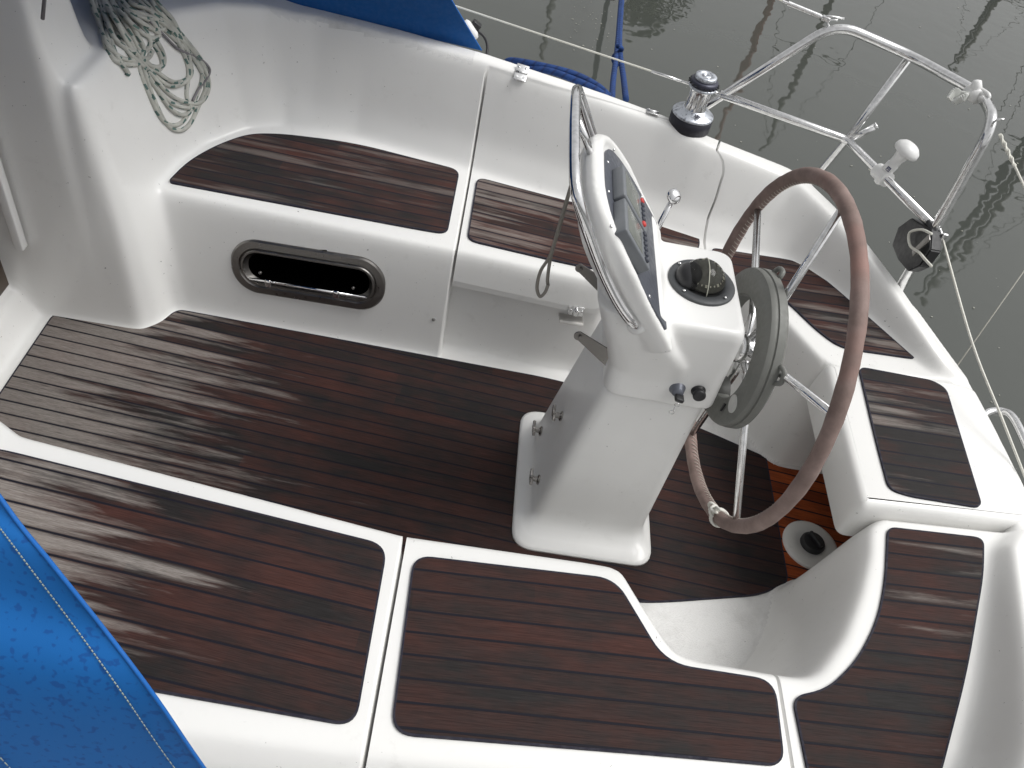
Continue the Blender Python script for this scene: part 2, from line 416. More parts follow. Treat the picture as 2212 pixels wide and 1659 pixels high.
# moulding under the lids: a gutter below the lid and a set-back bench front under its lip
inr = (np.abs(rows) < YL) & (np.abs(rows) > .30)
rec = inr[:, None] & inx[None, :]
recz = np.minimum(PZ, Hf(PX, PY - .055 * sg))
MZ = np.where(rec, recz, PZ); MZ = np.where(inlid, np.minimum(MZ, PZ - .055), MZ)
def gridmesh(name, mask, PZ, skirt=0.):
    idx = -np.ones(mask.shape, int); j, i = np.nonzero(mask); idx[j, i] = np.arange(len(j))
    V = np.stack([PX[j, i], PY[j, i], PZ[j, i]], 1)
    q = mask[:-1, :-1] & mask[:-1, 1:] & mask[1:, 1:] & mask[1:, :-1]
    jj, ii = np.nonzero(q)
    Fc = np.stack([idx[jj, ii], idx[jj, ii + 1], idx[jj + 1, ii + 1], idx[jj + 1, ii]], 1)
    me = bpy.data.meshes.new(name)
    me.from_pydata(V.tolist(), [], Fc.tolist())
    if skirt:
        bm = bmesh.new(); bm.from_mesh(me)
        be = [e for e in bm.edges if len(e.link_faces) == 1]
        r = bmesh.ops.extrude_edge_only(bm, edges=be)
        for v in [g for g in r['geom'] if isinstance(g, bmesh.types.BMVert)]: v.co.z -= skirt
        for e in be: e.smooth = False
        bm.normal_update(); bm.to_mesh(me); bm.free()
    me.update(); return me
BOAT = empty('sailboat', (0, 0, 0), 'white sailing yacht cockpit with teak laid seats and sole', 'sailboat')
me = gridmesh('cockpit_moulding', PZ > -.9, MZ)
MOULD = link('cockpit_moulding', me, [GEL, NSK], BOAT)
# non-slip areas: foot wells either side of the sole teak, forward coaming tops
cen = np.zeros(len(me.polygons) * 3); me.polygons.foreach_get('center', cen); cen = cen.reshape(-1, 3)
ns = ((cen[:, 2] < .012) & (cen[:, 0] > .5) & (np.abs(cen[:, 1]) > .2))
dE_, dG_ = sdist(E_POLY, cen[:, 0], cen[:, 1]), sdist(off(E_POLY, .13), cen[:, 0], cen[:, 1])
ns |= (cen[:, 0] < -.03) & (dE_ < -.015) & (dG_ > 0) & (cen[:, 2] > zc(cen[:, 0]) - .02)
me.polygons.foreach_set('material_index', ns.astype(np.int32))
LIDS = []
for sgn, lab in ((1, 'far'), (-1, 'near')):
    m = inlid & (np.sign(RY) == sgn)
    o = link('locker_lid', gridmesh('locker_lid', m, PZ, .022), GEL, BOAT); LIDS.append(o)
# ------------------------------------------------------------------ teak panels
def zseat(x): return float(hs(x))
def panel(name, pts, r, mat, parent, z=zseat, thick=.0065, border=.0045, label=None):
    P = rpoly(pts, r, 7)
    if area2(P) < 0: P = P[::-1]
    I = inset(P, border)
    bm = bmesh.new()
    o_ = [bm.verts.new((p.x, p.y, 0)) for p in P]; i_ = [bm.verts.new((p.x, p.y, 0)) for p in I]
    b_ = [bm.verts.new((p.x, p.y, -thick - .004)) for p in P]
    n = len(P)
    for k in range(n):
        k2 = (k + 1) % n
        bm.faces.new((o_[k], o_[k2], i_[k2], i_[k])).material_index = 1
        bm.faces.new((b_[k], b_[k2], o_[k2], o_[k])).material_index = 1
    bm.faces.new(i_).material_index = 0
    xs = [p.x for p in P]
    for k in range(1, int((max(xs) - min(xs)) / .1) + 1):
        bmesh.ops.bisect_plane(bm, geom=bm.verts[:] + bm.edges[:] + bm.faces[:], plane_co=(min(xs) + k * .1, 0, 0), plane_no=(1, 0, 0))
    for v in bm.verts: v.co.z += z(v.co.x) + thick
    bmesh.ops.triangulate(bm, faces=[f for f in bm.faces if len(f.verts) > 4])
    o = frombm(name, bm, [mat, CAULK], parent, False)
    if label: o['label'] = label
    return o
def pang(a, b, z):
    a, b = at(a, 2, z), at(b, 2, z); return math.atan2(b.y - a.y, b.x - a.x)
z0 = .42
T_sf = teak('teak_far_seat', pang((368, 388), (965, 507), z0) - .01, .047, .01, (-1.0, .0, .16, .12), 1.18, .36, amount=.30, gc=.45)
T_sl = teak('teak_far_lid', -.10, .047, .02, (.0, .5, .25, .10), 1.1, .66, amount=.6, gc=.65)
T_pf = teak('teak_near_seat', -.105, .050, .012, (-.80, .02, .34, -.20), .95, .46)
T_pl = teak('teak_near_lid', .030, .0515, .03, (0., 1., -.35, -.4), .90, .42)
T_so = teak('teak_sole', -.085, .0475, .0, (-1.15, -.22, .40, -.115), .92, .43, amount=.85)
T_hs = teak('teak_helm_far', -.055, .047, .01, (.9, 1.45, .02, .22), 1.12, .36, amount=.55, gc=.6)
T_hp = teak('teak_helm_near', pang((1930, 1181), (2123, 1213), .47), .047, .025, (1.0, 1.5, -.12, .07), .92, .50, amount=.7)
T_hc = teak('teak_helm_centre', pang((1862, 888), (2048, 917), .476), .0475, .02, (1.3, 1.6, .14, .06), 1.08, .30, amount=.6, gc=.6)
T_fl = teak('teak_sheltered_floor', -.12, .047, .0, None, 1., .45, orange=1)
X2 = lambda L, z: px(L, z)
panel('teak_panel', X2([(362, 396), (405, 352), (470, 315), (540, 291), (610, 292), (760, 310), (993, 370), (966, 508), (900, 497)], z0), [.022, .10, .12, .12, .10, .2, .045, .04, .05], T_sf, BOAT)
panel('teak_panel', X2([(-90, 965), (0, 973), (40, 982), (838, 1180), (768, 1572), (300, 1490), (-150, 1400)], z0), [.03, .05, .03, .05, .045, .1, .05], T_pf, BOAT)
panel('teak_panel', X2([(1030, 385), (1225, 437), (1430, 489), (1508, 510), (1511, 530), (1500, 560), (1400, 600), (1250, 578), (1008, 521)], z0), [.04, .2, .2, .03, .02, .05, .1, .1, .04], T_sl, LIDS[0])
panel('teak_panel', X2([(893, 1201), (1328, 1252), (1437, 1434), (1672, 1471), (1694, 1658), (1400, 1632), (842, 1588)], z0), [.045, .05, .06, .05, .04, .1, .05], T_pl, LIDS[1])
zz = .47
panel('teak_panel', X2([(1543, 519), (1640, 541), (1735, 562), (1800, 618), (1972, 782), (1818, 750), (1770, 712), (1700, 640), (1640, 600), (1560, 590)], zz - .01), [.025, .2, .14, .14, .012, .05, .05, .08, .1, .05], T_hs, BOAT)
panel('teak_panel', [at(p, 2, z)[:2] for p, z in [((1923, 1131), .47), ((2123, 1164), .47), ((2124, 1240), .47), ((2092, 1450), .467), ((2040, 1659), .46), ((2020, 1730), .46), ((1752, 1700), .43), ((1713, 1503), .432), ((1790, 1484), .445), ((1857, 1420), .453), ((1902, 1333), .463), ((1920, 1246), .47)]],
      [.025, .03, .2, .1, .10, .06, .03, .03, .05, .10, .12, .12], T_hp, BOAT)
panel('teak_panel', [(-1.283, .357), (-.975, .362), (-.935, .425), (-.905, .474), (-.86, .474), (.446, .443), (.75, .395), (.98, .325), (1.222, .236), (1.219, -.262), (1.117, -.322), (.76, -.405), (.45, -.43), (0, -.435), (-.85, -.36), (-1.10, -.30), (-1.285, -.06)],
      [.03, .06, .05, .04, .05, .1, .1, .1, .012, .03, .05, .1, .1, .1, .1, .03, .03], T_so, BOAT, lambda x: 0.0)
panel('floor_panel', [(1.195, .226), (1.60, .226), (1.60, -.262), (1.195, -.262)], .006, T_fl, BOAT, lambda x: 0.0, thick=.0045, label='bright orange-brown sheltered teak under the helm seat')
# ------------------------------------------------------------------ centre helm bench
def loft(bm, secs, mat=0, cap=True):
    R_ = [[bm.verts.new(p) for p in s] for s in secs]; n = len(R_[0])
    for A, B in zip(R_, R_[1:]):
        for k in range(n): bm.faces.new((A[k], A[(k + 1) % n], B[(k + 1) % n], B[k])).material_index = mat
    if cap: bm.faces.new(R_[0][::-1]); bm.faces.new(R_[-1])
    return bm
CSb = [(1.215, .262), (1.682, .276), (1.735, .255), (1.757, .0), (1.735, -.262), (1.69, -.276), (1.205, -.298)]
def sec(P, r, z, d=0.):
    Q = rpoly(P, r, 5); Q = Q if area2(Q) > 0 else Q[::-1]
    if d: Q = inset(Q, d)
    return [(q.x, q.y, z) for q in Q]
bm = bmesh.new()
rC = [.035, .03, .03, .2, .03, .03, .035]
loft(bm, [sec(CSb, rC, .335, .004), sec(CSb, rC, .345, .0), sec(CSb, rC, .435, .004), sec(CSb, rC, .458, .007), sec(CSb, rC, .472, .012), sec(CSb, rC, .480, .021), sec(CSb, rC, .4825, .032)])
bmesh.ops.recalc_face_normals(bm, faces=bm.faces[:])
HB = frombm('helm_bench', bm, GEL, BOAT, True, 60)
panel('teak_panel', X2([(1850, 797), (2010, 827), (2040, 845), (2118, 1103), (1960, 1077), (1915, 1062), (1888, 960)], .476), [.03, .05, .04, .03, .09, .05, .3], T_hc, HB, lambda x: .4825)
# ------------------------------------------------------------------ opening port in the bench front
def front(x, z, sgn=1):
    """point of the bench front wall at height z"""
    ys = np.linspace(.36, .75, 400); h = Hf(np.full(400, x), ys * sgn); return ys[np.argmax(h >= z)]
wl, wr, wz = -.722, -.193, .228
c0 = Vector(((wl + wr) / 2, 0, wz)); yb, yt = front(c0.x, wz - .06), front(c0.x, wz + .06)
wup = Vector((0, yt - yb, .12)).normalized(); wx = (Vector((wr, front(wr + .0, wz), wz + .014)) - Vector((wl, front(wl, wz), wz - .010)))
wx = wx.normalized(); wn = wx.cross(wup).normalized(); wup = wn.cross(wx) * -1 if wn.cross(wx).dot(wup) < 0 else wn.cross(wx)
wn = wn if wn.y < 0 else -wn
c0 = Vector((c0.x, front(c0.x, wz), wz))
def stad(w, h, n=14):
    r = h / 2 * .92; out = []
    cs = [(w / 2 - r, h / 2 - r), (-w / 2 + r, h / 2 - r), (-w / 2 + r, -h / 2 + r), (w / 2 - r, -h / 2 + r)]
    for q, (a, b) in enumerate(cs):
        for k in range(n + 1):
            t = math.pi / 2 * (q + k / n); out.append((a + r * math.cos(t), b + r * math.sin(t)))
    return out
def wring(w, h, d): return [c0 + wx * a + wup * b + wn * d for a, b in stad(w, h)]
WW, WHt = .528, .205
bm = bmesh.new()
loft(bm, [wring(WW, WHt, -.01), wring(WW, WHt, .006), wring(WW - .01, WHt - .01, .011), wring(WW - .055, WHt - .055, .012), wring(WW - .064, WHt - .064, .008), wring(WW - .072, WHt - .072, .0135), wring(WW - .084, WHt - .084, .0135), wring(WW - .096, WHt - .096, .004), wring(WW - .112, WHt - .108, -.004)], cap=False)
bmesh.ops.recalc_face_normals(bm, faces=bm.faces[:])
WIN = frombm('opening_port', bm, DULLST, BOAT, True, 40); WIN['label'] = 'open oval steel framed port in the bench front'
bmM = bmesh.new(); bmM.from_mesh(MOULD.data); kill = []
for f in bmM.faces:
    q = f.calc_center_median() - c0
    if abs(q.x) < .3 and abs(q.y) < .2 and abs(q.dot(wn)) < .06 and abs(q.dot(wup)) < WHt / 2 - .022:
        hx = max(0, abs(q.dot(wx)) - (WW / 2 - WHt / 2)); 
        if hx * hx + q.dot(wup) ** 2 < (WHt / 2 - .022) ** 2: kill.append(f)
bmesh.ops.delete(bmM, geom=kill, context='FACES'); bmM.to_mesh(MOULD.data); bmM.free()
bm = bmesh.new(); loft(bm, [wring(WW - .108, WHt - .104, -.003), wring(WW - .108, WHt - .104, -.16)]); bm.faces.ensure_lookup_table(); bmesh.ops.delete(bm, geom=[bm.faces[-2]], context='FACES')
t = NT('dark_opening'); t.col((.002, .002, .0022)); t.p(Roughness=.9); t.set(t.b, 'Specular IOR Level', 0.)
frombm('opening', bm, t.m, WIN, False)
bm = bmesh.new(); tube(bm, [c0 + wx * a + wup * (-WHt / 2 + .057) + wn * .012 for a in (-.20, 0, .20)], .006, 8)
frombm('lip_bar', bm, CHROME, WIN, True)
for a in (-.135, .10):
    bm = bmesh.new(); q = c0 + wx * a + wup * (-WHt / 2 + .055) + wn * .019
    box(bm, q, (.022, .03, .014), Matrix((wx, wup, wn)).transposed(), .005)
    frombm('catch', bm, CHROME, WIN, True, 40)
for a in (-.165, .155):
    bm = bmesh.new(); q = c0 + wx * a + wup * (-WHt / 2 + .083) + wn * .006
    bmesh.ops.create_uvsphere(bm, u_segments=10, v_segments=8, radius=.0065, matrix=Matrix.Translation(q)); frombm('stud', bm, DULLST, WIN)
# small round plug and mould details on the bench front
q = hit((937, 690)); bm = bmesh.new(); lathe(bm, [(.0, .004), (.006, .004), (.0065, .002), (.0065, -.006)], q, (0, -.97, .22), 14); frombm('drain_plug', bm, simple('plug_grey', (.22, .22, .21), .6), BOAT)
# companionway: wooden washboard, white slide frame
wood = NT('varnished_board'); ps = wood.pos(); g = wood.noise(wood.scale(ps, (3, 3, 60)), 1., 4)
wood.col(wood.mix(g, (.035, .022, .013), (.085, .052, .028))); wood.p(Roughness=.4)
bm = bmesh.new(); box(bm, (-1.405, 0, .55), (.02, .70, .87), None, .004); frombm('washboard', bm, wood.m, BOAT, True, 30)
bm = bmesh.new()
a, b = at((0, 372), 0, -1.315), at((50, 530), 0, -1.315)
yw = a.y
for v0 in [1]:
    bm = bmesh.new(); d = (a - b); tp_ = b + d * 3.2
    cvec = (b + tp_) / 2; L_ = (tp_ - b).length
    R_ = frame(d, (0, 1, 0)); box(bm, cvec - R_ @ Vector((.012, 0, 0)), (.03, .028, L_), R_, .004)
    frombm('slide_frame', bm, WPLAS, BOAT, True, 30)
# lid fittings ------------------------------------------------------------------
def hinge(p, parent):
    q = hit(p); e = .02
    nx = (float(Hf(q.x + e, q.y)) - float(Hf(q.x - e, q.y))) / (2 * e); ny = (float(Hf(q.x, q.y + e)) - float(Hf(q.x, q.y - e))) / (2 * e)
    n = Vector((-nx, -ny, 1)).normalized(); tx = Vector((1, (ylid(q.x + .1, 1) - ylid(q.x - .1, 1)) / .2, 0)).normalized(); R = frame(n, tx)
    bm = bmesh.new()
    for s in (-1, 1):
        box(bm, q + R @ Vector((0, s * .0185, .003)), (.045, .030, .004), R, .0015)
        for k in (-.013, .013):
            lathe(bm, [(.005, 0), (.005, .0012), (.0, .0016)], q + R @ Vector((k, s * .02, .005)), n, 10)
    tube(bm, [q + R @ Vector((k, 0, .005)) for k in (-.022, 0, .022)], .0045, 8)
    frombm('hinge', bm, STEEL, parent, True, 40)
hinge((1126, 158), LIDS[0]); hinge((1409, 243), LIDS[0])
for x_ in (.25, .75):
    bm = bmesh.new(); q = Vector((x_, -1.225, float(Hf(x_, -1.225)))); box(bm, q + Vector((0, 0, .003)), (.045, .06, .004), None, .0015); tube(bm, [q + Vector((k, 0, .005)) for k in (-.022, .022)], .0045, 8); frombm('hinge', bm, STEEL, LIDS[1], True, 40)
# toggle latch under the far lid lip
lx = at((1248, 645), 1, .53).x; ly = float(yfront([lx], 1)[0]) - .006
bm = bmesh.new(); Rl = frame((0, -.96, .28), (1, 0, 0)); q = Vector((lx, ly, .302))
box(bm, q, (.055, .034, .003), Rl, .001); box(bm, q + Rl @ Vector((0, -.006, .006)), (.02, .022, .008), Rl, .003)
bmesh.ops.create_uvsphere(bm, u_segments=10, v_segments=8, radius=.007, matrix=Matrix.Translation(q + Rl @ Vector((0, .006, .01))))
for k in (-.019, .019): lathe(bm, [(.004, 0), (.004, .001), (0, .0014)], q + Rl @ Vector((k, .002, .002)), Rl @ Vector((0, 0, 1)), 10)
frombm('latch', bm, STEEL, LIDS[0], True, 40)
bm = bmesh.new(); box(bm, Vector((lx - .004, ly + .034, .235)), (.085, .012, .085), Rl, .003); frombm('latch_pad', bm, simple('worn_white_pad', (.66, .64, .61), .5), BOAT, True, 40)
# inspection plate on the sheltered floor
ip = at((1752, 1176), 2, .006)
bm = bmesh.new(); lathe(bm, [(.092, -.004), (.092, .006), (.085, .0105), (.05, .012), (.046, .009), (.0, .009)], (ip.x - .005, ip.y - .005, .005), (0, 0, 1), 40)
INS = frombm('inspection_plate', bm, gelcoat('plate_white', (.66, .655, .63), dirt=2.), BOAT, True, 40)
bm = bmesh.new(); lathe(bm, [(.040, 0), (.040, .012), (.035, .02), (.015, .022), (0, .022)], (ip.x - .002, ip.y - .004, .013), (0, 0, 1), 28); box(bm, (ip.x - .002, ip.y - .004, .042), (.014, .06, .02), Matrix.Rotation(.5, 3, 'Z'), .005)
frombm('cap', bm, BLACK, INS, True, 35)
# stern handle / ladder rail
h0 = at((2126, 905), 0, 1.765)
hp = [at((2122, 925), 0, 1.755), at((2130, 893), 0, 1.80), at((2165, 889), 0, 1.85), at((2190, 905), 0, 1.86), at((2222, 970), 0, 1.86), at((2260, 1060), 0, 1.86), at((2262, 1130), 0, 1.83), at((2225, 1150), 0, 1.765)]
LAD = empty('stern_grab_rail', h0, 'curved stainless grab rail outside the stern behind the centre helm seat', 'grab rail')
hp[0] = Vector((1.74, hp[0].y, .40))
tubeobj('rail', catmull(hp, 8), .0135, STEEL, LAD)
# ------------------------------------------------------------------ steering pedestal
PED = empty('steering_pedestal', (.55, 0, 0), 'white moulded steering pedestal with instrument pod standing on the teak sole', 'pedestal')
def rrect(x0, x1, y0, y1, r, n=7): return rpoly([(x0, y0), (x1, y0), (x1, y1), (x0, y1)], r, n)
def rs(x0, x1, yh, r, z, n=7, y0=0.): return [(p.x, p.y, z) for p in rrect(x0, x1, y0 - yh, y0 + yh, r, n)]
bm = bmesh.new()
secs = [rs(.335, .775, .278, .07, .007, y0=-.01), rs(.336, .774, .277, .07, .013, y0=-.01), rs(.345, .765, .268, .065, .020, y0=-.01), rs(.362, .752, .24, .06, .026, y0=-.01), rs(.378, .745, .215, .05, .036), rs(.388, .740, .2, .045, .055), rs(.394, .739, .194, .04, .08)]
for k in range(1, 11):
    u = k / 10; secs.append(rs(.394 + (.472 - .394) * u, .739 + (.748 - .739) * u, .194 + (.158 - .194) * u, .04, .08 + .55 * u))
loft(bm, secs); frombm('column', bm, GEL2, PED, True, 60)
# pod: two overlapping solids fused by a voxel remesh
def remesh(bm, voxel, it, name):
    me = bpy.data.meshes.new('tmp'); bm.to_mesh(me); bm.free(); o = bpy.data.objects.new('tmp', me); COL.objects.link(o)
    m = o.modifiers.new('r', 'REMESH'); m.mode = 'VOXEL'; m.voxel_size = voxel
    m2 = o.modifiers.new('s', 'SMOOTH'); m2.factor = .5; m2.iterations = it
    dg = bpy.context.evaluated_depsgraph_get(); dg.update()
    r = bpy.data.meshes.new_from_object(o.evaluated_get(dg)); bpy.data.objects.remove(o); bpy.data.meshes.remove(me); r.name = name; r.materials.clear(); return r
pt = math.radians(40); pn = Vector((math.cos(pt), 0, math.sin(pt))); psv = Vector((-math.sin(pt), 0, math.cos(pt))); p00 = Vector((.538, 0, .897))
def arch(wb, h, n=32, pw=.60):
    """half outline of hood: list of (y, s) from port foot over apex to far foot"""
    out = []
    for k in range(n + 1):
        a = math.pi * k / n; c = math.cos(a); out.append((-wb * math.copysign(abs(c) ** pw, c), h * max(0., math.sin(a)) ** pw))
    return out
bm = bmesh.new()
loft(bm, [rs(.464, .764, .176, .045, .618), rs(.462, .763, .175, .045, .65), rs(.456, .760, .173, .045, .72), rs(.44, .758, .171, .04, .80), rs(.42, .757, .168, .04, .86), rs(.41, .752, .163, .038, .877), rs(.41, .742, .153, .035, .885)])
# hood: sections from the forward face to the panel plane
def hood(off_, wb, h, s0, lean=0.):
    return [tuple(p00 + pn * off_ + psv * (s0 + s + lean) + Vector((0, y, 0))) for y, s in arch(wb, h)]
loft(bm, [hood(-.105, .12, .25, -.05), hood(-.092, .165, .315, -.05), hood(-.072, .2, .365, -.05), hood(-.05, .222, .395, -.05), hood(-.025, .234, .415, -.05), hood(.0, .238, .418, -.05)])
hr_ = hood(.0, .2255, .374, -.027); tube(bm, [Vector(p) for p in hr_], [.0145 * min(1., .35 + .16 * min(i, len(hr_) - 1 - i)) for i in range(len(hr_))], 10)
# throat linking hood and column
secs = []
for z_, x0, x1, yh in ((.63, .468, .70, .166), (.70, .456, .68, .174), (.76, .438, .66, .188), (.82, .414, .60, .204), (.87, .394, .565, .214), (.93, .370, .53, .218)):
    secs.append(rs(x0, x1, yh, .055, z_))
loft(bm, secs)
bmesh.ops.recalc_face_normals(bm, faces=bm.faces[:])
POD = link('instrument_pod', remesh(bm, .0045, 14, 'instrument_pod'), GEL2, PED)
# instrument panel recessed in the hood
def arch3(wb, h, d, s0=0.): return [p00 + pn * d + psv * (s0 + s) + Vector((0, y, 0)) for y, s in arch(wb, h)]
bm = bmesh.new(); loft(bm, [arch3(.209, .322, -.006), arch3(.209, .322, .0055), arch3(.206, .319, .007)])
bmesh.ops.recalc_face_normals(bm, faces=bm.faces[:]); IP = frombm('instrument_panel', bm, PANEL, PED, True, 40)
for y_, s_ in ((-.196, .10), (-.178, .30), (-.06, .308), (.06, .308), (.172, .27), (.194, .10), (0, .02)):
    bm = bmesh.new(); lathe(bm, [(.0045, 0), (.0045, .0015), (0, .0025)], p00 + pn * .007 + psv * s_ + Vector((0, y_, 0)), pn, 10); frombm('screw', bm, STEEL, IP)
RP = Matrix((Vector((0, 1, 0)), psv, pn)).transposed()      # local x = y, local y = up the panel, local z = out
lcd = simple('lcd_grey', (.155, .165, .150), .22, var=.05); redm = simple('red_button', (.55, .05, .045), .45); bluem = simple('dark_button', (.03, .035, .05), .45)
for yc, big in ((-.132, 1), (.0, 0)):
    c_ = p00 + psv * .225 + pn * .007 + Vector((0, yc, 0)); wd = .118 if big else .122
    bm = bmesh.new(); box(bm, c_ + pn * .014, (wd, .125, .030), RP, .004)
    D = frombm('display', bm, INST, PED, True, 30)
    bm = bmesh.new(); box(bm, c_ + pn * .0285 + psv * .014, (wd - .024, .072, .003), RP, .001); frombm('screen', bm, lcd, D, True, 30)
    for k in range(6):
        cx_ = -.046 + .0184 * k
        red = (k in (0, 5)) and yc == 0.
        bm = bmesh.new(); lathe(bm, [(.0075, 0), (.0075, .004), (.005, .006), (0, .006)], c_ + pn * .0285 + psv * (-.041) + Vector((0, cx_, 0)), pn, 14)
        frombm('button', bm, redm if red else bluem, D, True, 40)
# compass
cc = Vector((.652, .006, .8865))
CP = None
bm = bmesh.new(); lathe(bm, [(.0865, -.004), (.0865, .003), (.084, .0055), (.061, .0065), (.060, .004), (.0, .004)], cc, (0, 0, 1), 48)
CP = frombm('compass', bm, DGREY, PED, True, 40); CP['label'] = 'domed black compass let into the top of the pedestal'
bm = bmesh.new(); prof = [(.058 * math.cos(a), .004 + .058 * math.sin(a)) for a in [math.pi / 2 * k / 14 for k in range(15)]]; prof[-1] = (0, .062)
lathe(bm, prof, cc, (0, 0, 1), 40)
t = NT('smoked_dome'); t.col((.42, .42, .40)); t.p(Roughness=.04); t.set(t.b, 'Transmission Weight', 1.); t.set(t.b, 'IOR', 1.25)
frombm('dome', bm, t.m, CP)
bm = bmesh.new(); lathe(bm, [(0, .03), (.034, .026), (.046, .014), (.048, .010), (.0, .010)], cc, (.05, -.05, 1), 36); CARD = frombm('compass_card', bm, simple('card_olive', (.095, .095, .082), .6, var=.35, nscale=60), CP, True, 40)
bm = bmesh.new()
for k in range(24):
    a = 2 * math.pi * k / 24; w = .0055 if k % 3 == 0 else .0028
    q = cc + Vector((.0405 * math.cos(a), .0405 * math.sin(a), .0225)); R_ = Matrix.Rotation(a, 3, 'Z') @ Matrix.Rotation(.8, 3, 'Y')
    box(bm, q, (.007 if k % 3 == 0 else .004, w, .0012), R_)
frombm('card_marks', bm, simple('pale_marks', (.62, .60, .50), .6), CP, False)
bm = bmesh.new(); bmesh.ops.create_uvsphere(bm, u_segments=24, v_segments=16, radius=1, matrix=Matrix.Translation(cc + Vector((-.036, 0, .008))) @ Matrix.Rotation(.35, 4, 'Y') @ Matrix.Diagonal((.034, .045, .036, 1)))
frombm('light_shield', bm, BLACK, CP)
for a in (.8, 2.4, 3.95, 5.5):
    bm = bmesh.new(); lathe(bm, [(.0042, 0), (.0042, .002), (0, .003)], cc + Vector((.075 * math.cos(a), .075 * math.sin(a), .009)), (0, 0, 1), 10); frombm('screw', bm, STEEL, CP)
bm = bmesh.new()
tube(bm, [cc + Vector((.0595 * math.sin(a) * -.12 + .005, .0595 * math.cos(a), .004 + .0595 * math.sin(a))) for a in [math.pi * k / 16 for k in range(17)]], .0012, 6); frombm('lubber_line', bm, simple('pale_line', (.5, .5, .42), .5), CP)
# guard rail round the pod
gp = [(.472, -.215, .905), (.452, -.238, .928), (.40, -.236, .985), (.335, -.224, 1.075), (.275, -.222, 1.18), (.247, -.205, 1.232)]
gpath = catmull([Vector(p) for p in gp], 6)
full = gpath + bend([(.247, -.205, 1.232), (.243, -.10, 1.246), (.241, 0, 1.25), (.243, .12, 1.246), (.247, .205, 1.236)], .02, 3)[1:] + catmull([Vector((x, -y, z)) for x, y, z in gp[::-1]], 6)[1:]
sm = [Vector(p) for p in full]
for _ in range(3): sm = [sm[0]] + [(sm[i - 1] + sm[i] * 2 + sm[i + 1]) / 4 for i in range(1, len(sm) - 1)] + [sm[-1]]
GR = tubeobj('guard_rail', sm, .0125, CHROME, PED, 14)
for s in (-1, 1):
    bm = bmesh.new(); lathe(bm, [(.024, -.012), (.024, .004), (.018, .009), (.0, .009)], (.470, s * .216, .907), (-.40, s * .80, .35), 20); frombm('foot', bm, WPLAS, GR, True, 40)
tubeobj('strut', [(.245, .03, 1.246), (.275, .03, 1.205), (.305, .03, 1.155)], .009, CHROME, GR)
bm = bmesh.new(); lathe(bm, [(.017, -.02), (.017, .003), (.012, .006), (0, .006)], (.300, .03, 1.163), (-.6, 0, .8), 18); frombm('foot', bm, simple('flange_grey', (.45, .45, .44), .4), GR, True, 40)
# table lugs forward of the pod
for y_ in (-.137, .129):
    bm = bmesh.new(); zq = .768
    out = [(0, .0), (.030, -.004)] ; pts = []
    for k in range(9):
        a = math.pi * (.5 + k / 8) ; pts.append((.367 + .014 * math.cos(a), zq + .014 * math.sin(a)))
    pts += [(.455, zq - .085), (.455, zq - .03)]
    P3 = [Vector((a, y_, b)) for a, b in pts]
    v1 = [bm.verts.new(p - Vector((0, .002, 0))) for p in P3]; v2 = [bm.verts.new(p + Vector((0, .002, 0))) for p in P3]
    bm.faces.new(v1); bm.faces.new(v2[::-1])
    for k in range(len(P3)): bm.faces.new((v1[k], v2[k], v2[(k + 1) % len(P3)], v1[(k + 1) % len(P3)]))
    lathe(bm, [(.005, -.004), (.005, .004), (.003, .005), (0, .005)], (.369, y_ - .002, zq), (0, -1, 0), 12)
    bmesh.ops.recalc_face_normals(bm, faces=bm.faces[:]); frombm('table_bracket', bm, DULLST, PED, True, 35)
# wing bolts on the forward face of the column
def colx(z): return .394 + (.472 - .394) * (z - .08) / .55
for p in ((1212, 899), (1168, 931), (1163, 1036)):
    d = ray(p); best = None
    for t_ in np.linspace(1, 3.5, 4000):
        q = CAM + d / np.linalg.norm(d) * t_
        if q[0] >= colx(q[2]) - .002: best = q; break
    q = Vector(best); q.y = max(-.18, min(.18, q.y)); q.x = colx(q.z)
    bm = bmesh.new(); lathe(bm, [(.016, 0), (.016, .004), (.009, .008), (.0085, .03), (0, .031)], q, (-1, 0, .14), 14)
    for s in (-1, 1): box(bm, q + Vector((-.026, s * .016, .008)), (.009, .026, .017), Matrix.Rotation(s * .5, 3, 'X'), .002)
    frombm('wing_bolt', bm, stainless('wing_bolt_steel', (.45, .43, .41), .25), PED, True, 40)
# ignition lock, key, stop button on the near side of the pod
yk = -.171
kq, sq = at((1463, 838), 1, yk), at((1508, 842), 1, yk)
bm = bmesh.new(); lathe(bm, [(.021, -.004), (.021, .004), (.019, .006), (.016, .016), (.012, .024), (0, .024)], kq, (0, -1, .1), 24); IG = frombm('ignition_lock', bm, simple('lock_grey', (.15, .16, .19), .35, .4), PED, True, 40)
bm = bmesh.new(); box(bm, kq + Vector((.004, -.030, -.004)), (.024, .026, .012), Matrix.Rotation(.2, 3, 'Y'), .004); frombm('key', bm, BLACK, IG, True, 40)
bm = bmesh.new()
for k in range(3):
    c_ = kq + Vector((.002 - .003 * k, -.042 - .002 * k, -.018 - .013 * k)); Rr = frame((1, .3 * (-1) ** k, 0) if k % 2 else (.2, 1, .2))
    tube(bm, [c_ + Rr @ Vector((.006 * math.cos(a), .008 * math.sin(a), 0)) for a in [2 * math.pi * j / 12 for j in range(12)]], .0012, 6, True)
frombm('key_ring', bm, STEEL, IG)
bm = bmesh.new(); lathe(bm, [(.0185, -.004), (.0185, .006), (.014, .009), (.014, .016), (.0165, .019), (.0165, .026), (.013, .028), (0, .028)], sq, (0, -1, .12), 24); frombm('stop_button', bm, BLACK, PED, True, 40)
